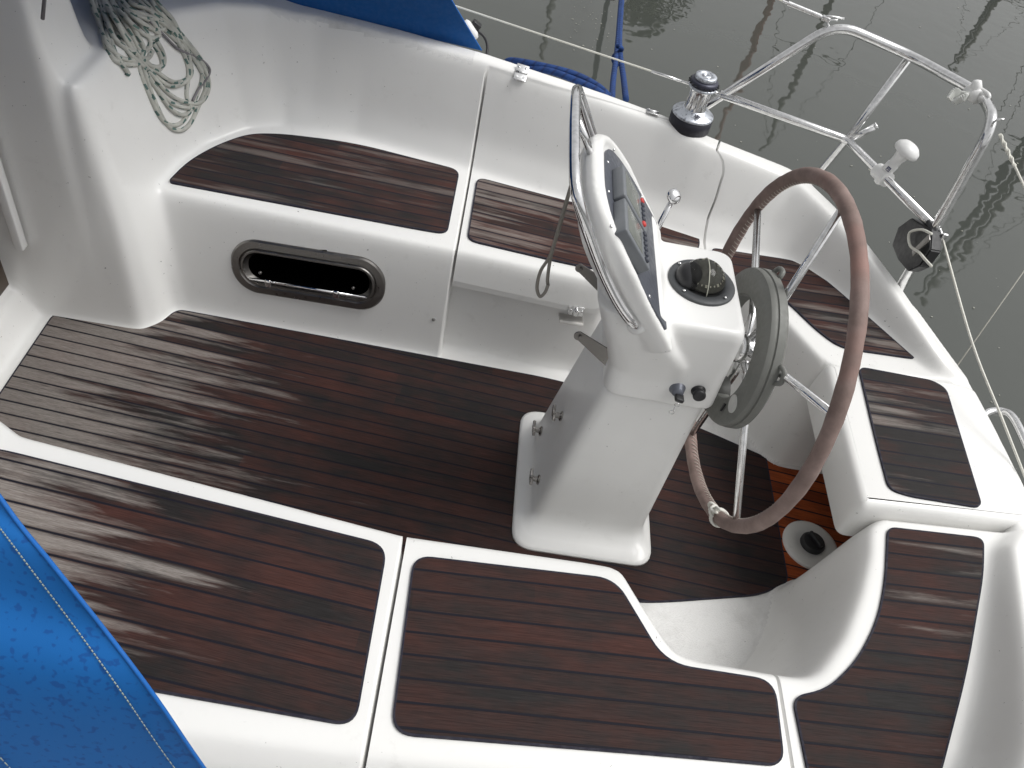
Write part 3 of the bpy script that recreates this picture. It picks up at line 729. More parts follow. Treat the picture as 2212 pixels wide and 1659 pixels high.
# gear lever on the far side of the pedestal
lk, lf = at((1453, 430), 1, .285), at((1421, 492), 1, .265)
TL = empty('tmp', (0, 0, 0), None, None); bpy.data.objects.remove(TL)
dirv = (lk - lf).normalized(); lf2 = lf - dirv * .14; lf2.y = .20
bm = bmesh.new()
tube(bm, [Vector((lf2.x, .165, lf2.z)), lf2, lf, lk - dirv * .012], [.013, .012, .0085, .0075], 12)
TL = frombm('throttle_lever', bm, CHROME, PED, True, 50)
bm = bmesh.new(); bmesh.ops.create_uvsphere(bm, u_segments=24, v_segments=14, radius=1, matrix=Matrix.Translation(lk + dirv * .008) @ frame((.35, -.6, .75)).to_4x4() @ Matrix.Diagonal((.0215, .0215, .013, 1))); frombm('knob', bm, CHROME, TL)
# ------------------------------------------------------------------ steering wheel
WC = Vector((.8768, 0, .6984)); WR, WT, WY = .4715, .0494, .0311
wu = Vector((-math.sin(WY), math.cos(WY), 0)); wv = Vector((math.sin(WT) * math.cos(WY), math.sin(WT) * math.sin(WY), math.cos(WT))); wax = wu.cross(wv)   # points aft
WHL = empty('helm_wheel', WC, 'large steering wheel with brown leather rim and steel spokes', 'steering wheel')
def rimp(a, r=WR, d=0.): return WC + wu * (r * math.sin(a)) + wv * (r * math.cos(a)) + wax * d
lea = NT('brown_leather'); ps = lea.pos(); n1 = lea.noise(ps, 16, 5, .6)
lea.col(lea.mix(lea.ramp(n1, .3, .72), (.165, .115, .100), (.29, .212, .190)))
c_ = lea.mix(lea.ramp(lea.noise(ps, 5, 3), .55, .75), lea.b.inputs['Base Color'].links[0].from_socket, (.29, .175, .15)); lea.col(c_)
lea.p(Roughness=.74); lea.bump(lea.noise(ps, 220, 3), .5, .0009)
bm = bmesh.new(); N = 120
tube(bm, [rimp(2 * math.pi * k / N) for k in range(N)], [.0192 + .0006 * math.sin(k * .7) + .0005 * math.sin(k * 2.3) + (.0012 if abs(k - 6) < 2 else 0) for k in range(N)], 18, True)
RIM = frombm('rim', bm, lea.m, WHL)
bm = bmesh.new(); NS = 190
for k in range(NS):
    a0 = 2 * math.pi * k / NS; a1 = 2 * math.pi * (k + .75) / NS
    pth = []
    for j in range(5):
        s = j / 4; b_ = math.radians(188 + 28 * (s - .5) * 2); a_ = a0 + (a1 - a0) * s
        rr_ = .0198 + .0012 * math.sin(math.pi * s)
        pth.append(rimp(a_, WR + rr_ * math.cos(b_), -rr_ * math.sin(b_) * 1.0))
    tube(bm, pth, .0013, 5)
frombm('stitching', bm, simple('stitch_grey', (.42, .37, .33), .7), RIM)
HUBC = WC - wax * .035
for i, dg_ in enumerate((69, 3, -62, -127, 176 - 5, 120)):
    a = math.radians(dg_); tubeobj('spoke', [HUBC + (rimp(a) - WC) * .08, HUBC * .45 + (WC + (rimp(a) - WC) * .42) * .55, rimp(a, WR - .012)], [.0125, .0112, .0098], STEEL, WHL, 14)
bm = bmesh.new(); lathe(bm, [(.0, .045), (.03, .045), (.037, .035), (.04, .0), (.04, -.03), (.03, -.035), (.022, -.04), (.022, -.11), (0, -.11)], HUBC, wax, 28); HUB = frombm('hub', bm, STEEL, WHL, True, 40)
bm = bmesh.new(); lathe(bm, [(.031, 0), (.031, .014)], HUBC - wax * .062, wax, 20); frombm('clamp_band', bm, simple('rusty_band', (.16, .06, .045), .6), HUB, True)
# white cord tied on the rim
a0 = math.radians(-141); bm = bmesh.new()
rim_t = (rimp(a0 + .02) - rimp(a0 - .02)).normalized(); rim_r = (rimp(a0) - WC).normalized()
pth = []
for k in range(60):
    s = k / 59; b_ = 2 * math.pi * 2.6 * s
    pth.append(rimp(a0 + (s - .5) * .035) + rim_r * (0.0236 * math.cos(b_)) + wax * (.0236 * math.sin(b_)))
tube(bm, pth, .0042, 8)
kq_ = rimp(a0) - rim_r * .020 - wax * .022
pth = [kq_ + Vector((.012 * math.sin(3 * s) , .014 * math.sin(2 * s + .4), .012 * math.cos(3 * s + .5))) for s in [2 * math.pi * k / 60 for k in range(60)]]
tube(bm, pth, .0042, 8, True); tube(bm, catmull([kq_, kq_ + rim_t * .02 - rim_r * .012, kq_ + rim_t * .034 - rim_r * .010 + wax * .006], 6), .0042, 8)
CORD = frombm('cord_knot', bm, simple('white_cord', (.66, .65, .60), .8, bump=.0005, nscale=80), None)
tag(CORD, 'white cord knotted round the lower rim of the steering wheel', 'knotted cord')
# ------------------------------------------------------------------ wheel autopilot ring
AC = Vector((.812, .004, .697)); an = (wax * -1).normalized()
AP = empty('wheel_autopilot', AC, 'grey plastic autopilot drive ring fitted between pedestal and steering wheel', 'autopilot')
def rp(a, r, d): return AC + wu * (r * math.sin(a)) + wv * (r * math.cos(a)) + an * d
bm = bmesh.new(); N = 96; prof = [(.141, -.03), (.141, .006), (.145, .010), (.175, .0115), (.203, .009), (.214, .004), (.217, -.004), (.217, -.009), (.2145, -.011), (.2145, -.014), (.2185, -.016), (.2185, -.036), (.210, -.043), (.16, -.043)]
R_ = [[bm.verts.new(rp(2 * math.pi * k / N, r, d)) for r, d in prof] for k in range(N)]
for k in range(N):
    A, B = R_[k], R_[(k + 1) % N]
    for j in range(len(prof)): bm.faces.new((A[j], A[(j + 1) % len(prof)], B[(j + 1) % len(prof)], B[j]))
bmesh.ops.recalc_face_normals(bm, faces=bm.faces[:]); frombm('drive_ring', bm, GREY, AP, True, 35)
ab = math.atan2(-.055, -.185)
bm = bmesh.new(); lathe(bm, [(.052, -.03), (.052, .012), (.047, .028), (.038, .034), (.0, .036)], rp(math.radians(-174), .168, -.005), an, 30)
frombm('motor_housing', bm, simple('motor_grey', (.055, .056, .052), .5), AP, True, 40)
bm = bmesh.new(); Bc = onpl((1583, 872), an, AC + an * .0115); R_ = frame(an, wu)
ring = [Bc + an * .0008 + R_ @ Vector((.023 * math.cos(t_), .026 * math.sin(t_), 0)) for t_ in [2 * math.pi * k / 40 for k in range(40)]]
loft(bm, [[p - an * .004 for p in ring], [p + an * .0007 for p in ring]]); bmesh.ops.recalc_face_normals(bm, faces=bm.faces[:]); frombm('badge', bm, simple('badge_white', (.58, .58, .56), .5), AP, True, 30)
bm = bmesh.new(); q = onpl((1562, 880), an, AC + an * .014); box(bm, q + an * .001, (.006, .028, .006), frame(an, wu), .0015); frombm('clutch_slot', bm, BLACK, AP)
for a in (20, -176, -62):
    bm = bmesh.new(); q = rp(math.radians(a), .222, -.03); tube(bm, bend([rp(math.radians(a - 6), .214, -.036), rp(math.radians(a - 4), .232, -.045), rp(math.radians(a + 4), .232, -.045), rp(math.radians(a + 6), .214, -.036)], .02, 5), .007, 8); frombm('spoke_clamp', bm, GREY, AP)
# ------------------------------------------------------------------ winch
wb = Vector((.776, 1.14, .703))
waxs = Vector((.0, .0, 1.)); 
WN = empty('sheet_winch', wb, 'worn chrome sheet winch on the far cockpit coaming', 'winch')
def wl(name, prof, m, seg=40): 
    bm = bmesh.new(); lathe(bm, [(r * 1.06, h * 1.13) for r, h in prof], wb, waxs, seg); return frombm(name, bm, m, WN, True, 35)
worn = NT('worn_alloy'); ps = worn.pos(); n1 = worn.noise(ps, 70, 5, .7)
worn.col(worn.mix(worn.ramp(n1, .5, .66), (.62, .65, .70), (.16, .17, .20))); worn.p(Metallic=.75, Roughness=.35); WORN = worn.m
wl('plinth', [(.0, 0), (.072, 0), (.072, .038), (.066, .042), (0, .042)], simple('plinth_dark', (.018, .018, .028), .5))
wl('pad', [(.0, -.26), (.066, -.26), (.066, .001), (0, .001)], GEL)
wl('base', [(.069, .041), (.0715, .0435), (.0715, .048), (.068, .0505), (.044, .060), (.040, .066), (0, .066)], WORN)
DR = wl('drum', [(.040, .06), (.036, .072), (.033, .09), (.0325, .115), (.034, .128), (.038, .134), (0, .134)], STEEL)
bm = bmesh.new()
for k in range(14):
    a = 2 * math.pi * k / 14; tube(bm, [wb + Vector((.0355 * math.cos(a), .0355 * math.sin(a), z_)) for z_ in (.088, .11, .138)], .0022, 6)
frombm('drum_rib', bm, STEEL, DR); 
wl('self_tailer', [(.030, .130), (.046, .134), (.049, .1375), (.047, .141), (.036, .1435)], WORN); wl('jaw', [(.038, .142), (.0455, .1435), (.047, .148), (.0465, .157), (.043, .160), (.03, .162)], simple('jaw_navy', (.05, .052, .075), .4, .4))
wl('top_cap', [(.034, .160), (.0365, .163), (.0365, .172), (.034, .175), (.020, .1755), (.019, .173), (.016, .173), (.015, .1755), (.008, .1755), (.007, .168), (0, .168)], WORN)
bm = bmesh.new()
for k in range(20):
    a = 2 * math.pi * k / 20; box(bm, wb + Vector((.0498 * math.cos(a), .0498 * math.sin(a), .1685)), (.012, .003, .006), Matrix.Rotation(a, 3, 'Z'), .001)
frombm('jaw_tooth', bm, BLACK, WN)
bm = bmesh.new(); ec = wb + Vector((.006, -.0578, .0712)); Re = frame((.05, -.42, 1), (1, 0, 0))
for dx, dy, w_, h_, r_ in ((0, 0, .026, .003, 0), (-.008, .003, .003, .012, .3), (.008, .003, .003, .012, -.3), (0, .006, .02, .0025, .0), (0, -.005, .012, .003, 0), (-.004, .001, .012, .0025, .8), (.004, .001, .012, .0025, -.8), (0, .002, .003, .014, 0)):
    box(bm, ec + Re @ Vector((dx, dy, 0)), (w_, h_, .0012), Re @ Matrix.Rotation(r_, 3, 'Z'))
frombm('emblem', bm, simple('emblem_dark', (.03, .03, .05), .5), WN, False)
# ------------------------------------------------------------------ pushpit and lifelines
PP = empty('pushpit', (1.38, 1.25, .5), 'bent stainless tube guard rail round the far stern quarter', 'guard rail')
yp = 1.25
mt, mm, mf = at((1967, 120), 1, yp), at((1830, 302), 1, yp), at((1780, 362), 1, yp)
ft, fb = at((1806, 50), 1, yp + .03), at((1530, 226), 1, yp)
fb2 = fb + (fb - ft) * .7
at_, am_, af_ = at((2147, 268), 0, 1.55), at((2020, 493), 0, 1.55), at((1950, 612), 0, 1.55)
aff = af_ + (af_ - am_) * 1.2
top = [fb2, fb, ft, mt, at((2105, 203), 2, 1.10), at((2138, 228), 0, 1.56), at_, am_, af_, aff]
tubeobj('top_rail', bend([fb2, ft, mt, at((2122, 205), 2, 1.105), at((2150, 262), 0, 1.55), am_, aff], .085, 8), .0168, STEEL, PP)
m0 = at((1555, 203), 1, yp)
tubeobj('mid_rail', bend([m0, mm, am_], .03, 6), .0148, STEEL, PP)
tubeobj('post', [mt, mm, mf, mf + (mf - mm) * 1.3], .0142, STEEL, PP)
bm = bmesh.new(); fa, fe = mm + Vector((.006, -.01, .005)), at((1893, 272), 1, yp - .02); tube(bm, [fa, fe], .0125, 14); tube(bm, [fe - (fe - fa).normalized() * .002, fe + (fe - fa).normalized() * .004], .0145, 14)
frombm('flag_socket', bm, STEEL, PP, True, 50)
bm = bmesh.new(); tube(bm, [mm + Vector((-.008, 0, .004)), mm + Vector((.012, 0, -.004))], .016, 12); frombm('joint_collar', bm, BLACK, PP, True, 50)
for p_, q_ in ((ft, (1780, 36)), (at_, (2153, 262))):
    bm = bmesh.new(); c_ = at(q_, 1 if p_ is ft else 0, p_[1] if p_ is ft else p_[0]); tube(bm, bend([p_ + Vector((0, .0, -.03)), c_ + Vector((-.0, .012, .0)), p_ + Vector((.02, 0, .02))], .02, 5), .0035, 8); frombm('eye', bm, STEEL, PP)
wire = simple('white_coated_wire', (.72, .71, .64), .5, var=.08)
def lifeline(name, P, r, label, cat='lifeline', m=wire):
    bm = bmesh.new(); tube(bm, P, r, 8); o = frombm(name, bm, m, None, True, 60); tag(o, label, cat, 'lifelines'); return o
u0, u1 = at((1792, 44), 1, yp + .04), at((1690, 2), 1, yp + .08)
ul = lifeline('lifeline', [u1, u1 + (u1 - u0).normalized() * 2.2 + Vector((0, .05, 0))], .0032, 'upper wire lifeline with turnbuckle running forward from the pushpit corner')
bm = bmesh.new(); d_ = (u0 - u1); tube(bm, [u1 + d_ * .0, u1 + d_ * .12], .0045, 10); tube(bm, [u1 + d_ * .12, u1 + d_ * .80], .0085, 12); tube(bm, [u1 + d_ * .80, u1 + d_ * .88], .006, 10); box(bm, u1 + d_ * .92, (.018, .018, .03), frame(d_), .004); tube(bm, [u1 + d_ * .95, u0, ft + Vector((-.0, 0, .012))], .0035, 8)
frombm('turnbuckle', bm, STEEL, ul, True, 50)
lo0 = m0 + Vector((0, 0, 0)); lo1 = at((975, 10), 1, 1.50)
l2 = lifeline('lifeline', [lo0, lo0 * .7 + lo1 * .3, lo1, lo1 + (lo1 - lo0) * .6], .0035, 'lower white wire lifeline running forward from the winch past the blue canvas')
bm = bmesh.new(); d_ = lo1 - lo0
for a_, b_, r_ in ((.0, .05, .006), (.05, .14, .0048), (.14, .25, .0052)): tube(bm, [lo0 + d_ * a_, lo0 + d_ * b_], r_, 10)
frombm('end_fitting', bm, STEEL, l2, True, 50)
s0, s1 = at((2160, 290), 0, 1.57), at((2225, 430), 0, 1.60)
l3 = lifeline('lifeline', [s0, s1, s1 + (s1 - s0) * 1.2], .0035, 'white lashing line leading aft from the top bend of the pushpit')
bm = bmesh.new(); d_ = s1 - s0
for ph in (0, math.pi): tube(bm, [s0 + d_ * (.5 * k / 24) + frame(d_) @ Vector((.0035 * math.cos(k * .55 + ph), .0035 * math.sin(k * .55 + ph), 0)) for k in range(25)], .0028, 6)
frombm('twisted_lashing', bm, wire, l3)
t0, t1 = at((2036, 516), 0, 1.57), at((2100, 740), 0, 1.64); t2 = at((2230, 1070), 0, 1.78)
l4 = lifeline('lifeline', catmull([t0, t1, at((2165, 905), 0, 1.70), t2], 6), .0036, 'lower cream wire crossing the stern from the pushpit to the grab rail')
bm = bmesh.new(); box(bm, t0 + Vector((0, 0, .006)), (.02, .012, .03), None, .004); tube(bm, [t0, am_ + Vector((.01, 0, .01))], .004, 8); frombm('shackle', bm, STEEL, l4, True, 40)
# ------------------------------------------------------------------ small gear on the rails
f_ = .42; mc = mm * (1 - f_) + am_ * f_; rd = (am_ - mm).normalized()
mc = onpl((1906, 378), Vector((rd.y, -rd.x, 0)), mm)
GA = empty('gps_antenna', mc, 'white mushroom shaped antenna on a stub clamped to the pushpit mid rail', 'antenna')
gd = (at((1958, 326), 1, mc.y - .01) - mc); gl = gd.length; gd.normalize()
bm = bmesh.new(); lathe(bm, [(.016, .0), (.0165, gl * .2), (.0215, gl * .21), (.0215, gl * .45), (.019, gl * .47), (.0195, gl * .66), (.025, gl * .84), (.036, gl * .97), (0, gl * .97)], mc, gd, 24); frombm('stem', bm, WPLAS, GA, True, 40)
bm = bmesh.new(); lathe(bm, [(.036, gl * .93), (.045, gl * .96), (.047, gl * .99), (.044, gl * 1.10), (.032, gl * 1.2), (.015, gl * 1.25), (0, gl * 1.26)], mc, gd, 28); frombm('dome', bm, WPLAS, GA, True, 50)
bm = bmesh.new(); tube(bm, [mc - rd * .034 , mc + rd * .034], .027, 16); box(bm, mc + Vector((0, -.012, -.012)), (.04, .03, .03), frame(rd), .006); lathe(bm, [(.02, -.005), (.02, .022), (.015, .03)], mc, gd, 20); frombm('clamp', bm, WPLAS, GA, True, 40)
tubeobj('cable', catmull([mc + gd * .02 + Vector((-.02, 0, 0)), mc - rd * .03 + Vector((0, -.02, .02)), mc - rd * .06 + Vector((0, -.015, -.012)), mc - rd * .075 + Vector((0, 0, -.02))], 6), .0028, wire, GA)
bm = bmesh.new(); Rg = frame(gd); lq = mc + gd * gl * .33; vw = (Vector(CAM) - lq); vw = (vw - gd * vw.dot(gd)).normalized(); Rg = Matrix((gd, vw.cross(gd) * -1, vw)).transposed()
box(bm, lq + vw * .0212, (.016, .014, .002), Rg, .0008); box(bm, lq + vw * .0219, (.011, .0095, .002), Rg, .0005, mat=1); box(bm, lq + vw * .0227, (.002, .0075, .002), Rg, 0, 0); box(bm, lq + vw * .0227 + gd * .0035, (.0015, .0075, .002), Rg, 0, 0)
frombm('maker_label', bm, [simple('label_blue', (.03, .035, .11), .5), simple('label_white', (.75, .75, .75), .5)], GA, False)
# white clip on the top rail
rc = at((2102, 203), 2, 1.102); rdir = (at((2122, 215), 2, 1.104) - mt).normalized()
RC = empty('rail_clip', rc, 'white plastic lifebuoy clip fixed on the pushpit top rail', 'rail clip')
bm = bmesh.new(); tube(bm, [rc - rdir * .024, rc + rdir * .028], .0225, 18); sd = Vector((rdir.y, -rdir.x, 0)).normalized()
sd = sd if (sd.y < 0) else -sd
lathe(bm, [(.016, 0), (.018, .012), (.013, .03), (0, .034)], rc + Vector((0, 0, .012)), (-.3, .2, 1), 20); frombm('clamp', bm, WPLAS, RC, True, 40)
bm = bmesh.new()
jaw = at((2062, 212), 2, 1.09) - rc
for s in (-1, 1):
    pth = catmull([rc + jaw * .3, rc + jaw * .6 + rdir * (.012 * s), rc + jaw * .85 + rdir * (.022 * s) + Vector((0, 0, .01)), rc + jaw * 1.08 + rdir * (.012 * s) + Vector((0, 0, -.01))], 6)
    for p_, q_ in zip(pth, pth[1:]):
        dd = q_ - p_; box(bm, (p_ + q_) / 2, (.010, .026, dd.length * 1.25), frame(dd, rdir), .003)
frombm('jaw', bm, simple('clip_offwhite', (.66, .67, .64), .45), RC, True, 60)
bm = bmesh.new(); tube(bm, catmull([rc + Vector((.012, .0, .02)), rc + rdir * .05 + Vector((0, 0, .022)), rc + rdir * .058 + Vector((0, 0, .012)), rc + rdir * .02 + Vector((0, 0, .016))], 5), .007, 8); frombm('thumb_lever', bm, WPLAS, RC)
# black lifebuoy-light bracket hanging below the mid rail
bc = at((1978, 520), 0, 1.535)
BB = empty('outboard_bracket', bc, 'black plastic motor pad with steel hook hung from the pushpit aft post', 'bracket')
bm = bmesh.new(); o8 = [at(p, 0, 1.52 + .0) for p in ((1940, 490), (1968, 470), (2012, 498), (2010, 540), (1985, 575), (1960, 586), (1938, 560), (1926, 530))]
nB = Vector((1, .15, -.1)).normalized()
loft(bm, [[p - nB * .0 for p in o8], [p + nB * .008 for p in o8], [(p - bc) * .97 + bc + nB * .045 for p in o8]]); bmesh.ops.recalc_face_normals(bm, faces=bm.faces[:]); bmesh.ops.bevel(bm, geom=bm.edges[:], offset=.004, segments=2, affect='EDGES', clamp_overlap=True)
frombm('pad', bm, BLACK, BB, True, 30)
tubeobj('hook', catmull([at(p, 0, 1.505) for p in ((2012, 505), (1990, 496), (1965, 503), (1966, 530), (1985, 545), (1998, 560), (2012, 575))], 6), .0045, wire, BB)
bm = bmesh.new(); a_, b_ = at((1972, 548), 0, 1.508), at((2008, 512), 0, 1.508); box(bm, (a_ + b_) / 2, (.005, .022, (b_ - a_).length), frame(b_ - a_, (1, 0, 0)), .001); frombm('plate', bm, DULLST, BB, True, 30)
bm = bmesh.new(); a_, b_ = at((2005, 478), 0, 1.53), at((2018, 508), 0, 1.54); tube(bm, [am_ + (aff - am_) * .02, am_ + (aff - am_) * .1], .018, 12); tube(bm, [a_, b_, am_], .008, 8); frombm('mount', bm, BLACK, BB, True, 40)
# ------------------------------------------------------------------ sprayhood
cv = NT('blue_canvas'); ps = cv.pos(); n1 = cv.noise(ps, 4, 4, .6); sp = cv.noise(ps, 105, 1, .5); sp2 = cv.noise(ps, 9, 2)
c_ = cv.mix(n1, (.002, .125, .43), (.003, .150, .50)); c_ = cv.mix(cv.math('MULTIPLY', cv.ramp(cv.math('ADD', sp, cv.math('MULTIPLY', sp2, .18)), .68, .76), .55), c_, (.002, .055, .27))
cv.col(c_); cv.p(Roughness=.75); cv.bump(cv.noise(ps, 900, 1), .3, .0004)
HOOD = empty('sprayhood', (-.6, 0, .8), 'blue canvas sprayhood with mould spots arching over the companionway', 'sprayhood')
Ep = [at((575, 1840), 1, -1.31), at((440, 1659), 1, -1.275), at((335, 1506), 1, -1.245), at((225, 1360), 1, -1.20), at((110, 1216), 1, -1.165), at((0, 1075), 1, -1.12)]
hb0 = Ep[0]
edge = Ep + [Vector((-.53, -1.03, 1.43)), Vector((-.60, -.84, 1.58)), Vector((-.60, -.48, 1.68)), Vector((-.56, 0, 1.72)), Vector((-.48, .45, 1.68)), Vector((-.39, .82, 1.56)), Vector((-.28, 1.06, 1.34)), at((940, -60), 1, 1.19), at((975, 0), 1, 1.235), at((1008, 56), 1, 1.27), at((1040, 110), 1, 1.292)]
edge[-1].z = float(Hf(edge[-1].x, 1.27)) + .001
edge = catmull(edge, 5)
fwd = []
for i, p in enumerate(edge):
    s = i / (len(edge) - 1); a = math.pi * s
    fwd.append(Vector((-2.0 - .1 * math.sin(a), -1.33 * math.cos(a) ** 1 if True else 0, .82 + .55 * math.sin(a))))
bm = bmesh.new(); rowsH = 26; V = []
for r_ in range(rowsH + 1):
    w_ = r_ / rowsH; row = []
    for i, (p, q) in enumerate(zip(edge, fwd)):
        s = i / (len(edge) - 1)
        pt_ = p * (1 - w_) + q * w_
        bulge = math.sin(math.pi * w_) * .10 * math.sin(math.pi * s) ** .7
        pt_.z += bulge + .012 * math.sin(9 * w_ + 5 * s) * math.sin(math.pi * w_)
        sag = .02 * math.sin(math.pi * w_ * 3) * math.sin(math.pi * s * 2); pt_.y += sag * .4
        if s in (0., 1.): 
            yb_ = 1.28 + .03 * w_; pt_ = Vector((p.x + (q.x - p.x) * w_, math.copysign(abs(p.y) + .06 * w_, p.y), (p.z if s == 0 else p.z) + .03 * w_))
        row.append(bm.verts.new(pt_))
    V.append(row)
for r_ in range(rowsH):
    for i in range(len(edge) - 1): bm.faces.new((V[r_][i], V[r_][i + 1], V[r_ + 1][i + 1], V[r_ + 1][i]))
bmesh.ops.recalc_face_normals(bm, faces=bm.faces[:])
bmesh.ops.solidify(bm, geom=bm.faces[:], thickness=.002)
bm.normal_update()
for f in bm.faces:
    c_ = f.calc_center_median(); f.material_index = 1 if (c_ - Vector((c_.x, 0, .7))).dot(f.normal) < 0 else 0
frombm('canopy', bm, [cv.m, simple('hood_lining', (.004, .085, .30), .85)], HOOD, True, 60)
seamc = simple('pale_thread', (.30, .36, .33), .8); hemc = simple('blue_hem', (.003, .11, .40), .75)
def hoodpt(w_, i):
    p, q = edge[i], fwd[i]; s = i / (len(edge) - 1); pt_ = p * (1 - w_) + q * w_
    pt_.z += math.sin(math.pi * w_) * .10 * math.sin(math.pi * s) ** .7 + .012 * math.sin(9 * w_ + 5 * s) * math.sin(math.pi * w_)
    pt_.y += .02 * math.sin(math.pi * w_ * 3) * math.sin(math.pi * s * 2) * .4
    return pt_
tubeobj('hem', edge, .0028, hemc, HOOD, 8)
n_out = Vector((.2, -.9, .35)).normalized()
for wv_ in (.022, .15):
    pts = [hoodpt(wv_, i) + n_out * .002 for i in range(0, 40)]
    pts = catmull(pts, 4); bm = bmesh.new(); k = 0
    for a_, b_ in zip(pts[::1], pts[1::1]):
        L_ = (b_ - a_).length; m_ = max(1, int(L_ / .007))
        for j in range(m_):
            tube(bm, [a_.lerp(b_, (j + .1) / m_), a_.lerp(b_, (j + .8) / m_)], .0009, 4)
    frombm('stitching', bm, seamc, HOOD)
# ------------------------------------------------------------------ ropes
def rope_mat(name, base, fleck=None, dark=None, k=55., strand=False):
    t = NT(name); uv = t.n('ShaderNodeTexCoord').outputs['UV']; sx = t.n('ShaderNodeSeparateXYZ'); t.set(sx, 'Vector', uv); u, v = sx.outputs[0], sx.outputs[1]; ps = t.pos()
    dirt = t.noise(ps, 14, 4)
    c = t.mix(t.ramp(dirt, .35, .7), base, tuple(x * .68 for x in base))
    ph = t.math('ADD', t.math('MULTIPLY', u, k), v); fr = t.math('FRACT', ph)
    if fleck:
        wn = t.n('ShaderNodeTexWhiteNoise', noise_dimensions='1D'); t.set(wn, 'W', t.math('FLOOR', ph))
        fv = t.math('FRACT', t.math('ADD', t.math('MULTIPLY', u, 24.), v))
        m_ = t.math('MULTIPLY', t.math('LESS_THAN', t.math('FRACT', t.math('MULTIPLY', u, 21.)), .42), t.math('LESS_THAN', t.math('FRACT', t.math('ADD', t.math('MULTIPLY', v, 2.), t.math('MULTIPLY', u, 9.))), .36))
        c = t.mix(t.math('MULTIPLY', m_, .88), c, fleck)
    if strand:
        tri = t.math('ABSOLUTE', t.math('SUBTRACT', t.math('MULTIPLY', t.math('FRACT', t.math('ADD', t.math('MULTIPLY', u, k), t.math('MULTIPLY', v, 1.))), 2.), 1.))
        c = t.mix(t.ramp(tri, .0, .35, .75, 0.), c, dark); t.bump(tri, 1., .004)
    else:
        w = t.math('MULTIPLY', t.math('SINE', t.math('MULTIPLY', t.math('ADD', t.math('MULTIPLY', u, 200.), t.math('MULTIPLY', v, 4.)), 6.283)), .5); t.bump(w, .5, .0008)
    t.col(c); t.p(Roughness=.85); return t.m
RG = rope_mat('grey_flecked_rope', (.55, .55, .50), (.045, .12, .105)); RPU = rope_mat('grey_plain_rope', (.25, .24, .25))
RB = rope_mat('blue_rope', (.010, .05, .20), None, (.003, .010, .055), 24., True)
def over(p, lift):      # a point `lift` above the moulding on the sight line through p
    q = hit(p, lift); return q
def zr(p):
    """rope height: hangs over the coaming corner, rests on the moulding lower down"""
    return q
RCOIL = empty('rope_coil', hit((300, 120)), 'hank of grey rope with green flecks hung over the forward corner of the far coaming', 'rope')
bun = [
 [(205, -60), (222, 10), (237, 65), (242, 100), (262, 142), (300, 158), (340, 150), (352, 130)],
 [(195, -60), (213, 10), (236, 70), (250, 110), (282, 140), (310, 146), (330, 140), (338, 118), (320, 80), (290, 30), (262, -60)],
 [(215, -60), (235, 15), (262, 60), (292, 115), (322, 150), (352, 170), (378, 168), (380, 140), (360, 105)],
 [(225, -60), (250, 10), (285, 70), (318, 125), (340, 160), (390, 205), (420, 208), (446, 190), (442, 150), (420, 100), (395, 50), (360, 10), (330, -60)],
 [(240, -60), (262, 5), (300, 50), (345, 88), (368, 92), (375, 78), (352, 45), (310, 0), (280, -60)],
 [(245, -60), (285, 20), (330, 40), (372, 60), (405, 90), (440, 120), (470, 160), (488, 210), (470, 255), (440, 262), (395, 245), (360, 205), (340, 178)],
 [(262, -60), (300, 5), (345, 20), (395, 55), (432, 95), (450, 150), (440, 230), (452, 268), (430, 280), (400, 262), (372, 220), (345, 180)],
 [(300, -60), (335, 0), (370, 30), (410, 62), (450, 110), (480, 150), (492, 200), (470, 258), (450, 300), (425, 318), (395, 305), (368, 255), (345, 195), (335, 160)],
 [(230, -60), (243, 20), (255, 80), (268, 130), (300, 178), (294, 176)],
 [(330, -60), (352, 10), (368, 55), (372, 80), (352, 60), (330, 20), (300, -60)],
]
bun += [[(a + 9 + 3 * math.sin(b * .03), b * .97 - 3) for a, b in bun[i]] for i in (0, 2, 3, 5)] + [[(a + 16, b * .9 - 6) for a, b in bun[1]], [(a - 12, b * .96) for a, b in bun[7]], [(a + 12, b * .8) for a, b in bun[4]]]
for bi, L in enumerate(bun):
    n_ = len(L); P3 = []
    for j, p in enumerate(L):
        lift = .010 + .012 * ((bi * 3) % 5) / 5 + .006 * math.sin(j * 1.7 + bi)
        if p[1] < 60: lift += .02
        sc_ = 1.0
        q = Vector((p[0], p[1] - 12 if p[1] > 100 else p[1], 0))
        P3.append(hit((p[0] * .89 + 10, p[1] * .89), lift))
    bm = bmesh.new(); pp = catmull(P3, 8)
    for _ in range(7): pp = [pp[0]] + [(pp[i - 1] + pp[i] * 2 + pp[i + 1]) / 4 for i in range(1, len(pp) - 1)] + [pp[-1]]
    tube(bm, pp, .0076, 10); frombm('strand', bm, RG, RCOIL, True, 60)
# thin plain line of the hank
L = [(300, -60), (318, 0), (350, 40), (392, 80), (425, 112), (460, 128), (485, 140), (503, 160), (498, 180), (478, 205), (462, 235)]
bm = bmesh.new(); tube(bm, catmull([hit((p[0] * .90, p[1] * .93), .03) for p in L], 8), .0042, 8); frombm('thin_strand', bm, RPU, RCOIL, True, 60)
a_, b_ = at((104, -150), 1, .40), at((92, 41), 1, .395)
LE = tubeobj('line_end', [a_, (a_ + b_) / 2 + Vector((.003, 0, 0)), b_], .0048, RPU); tag(LE, 'short purple grey line end hanging beside the companionway', 'rope')
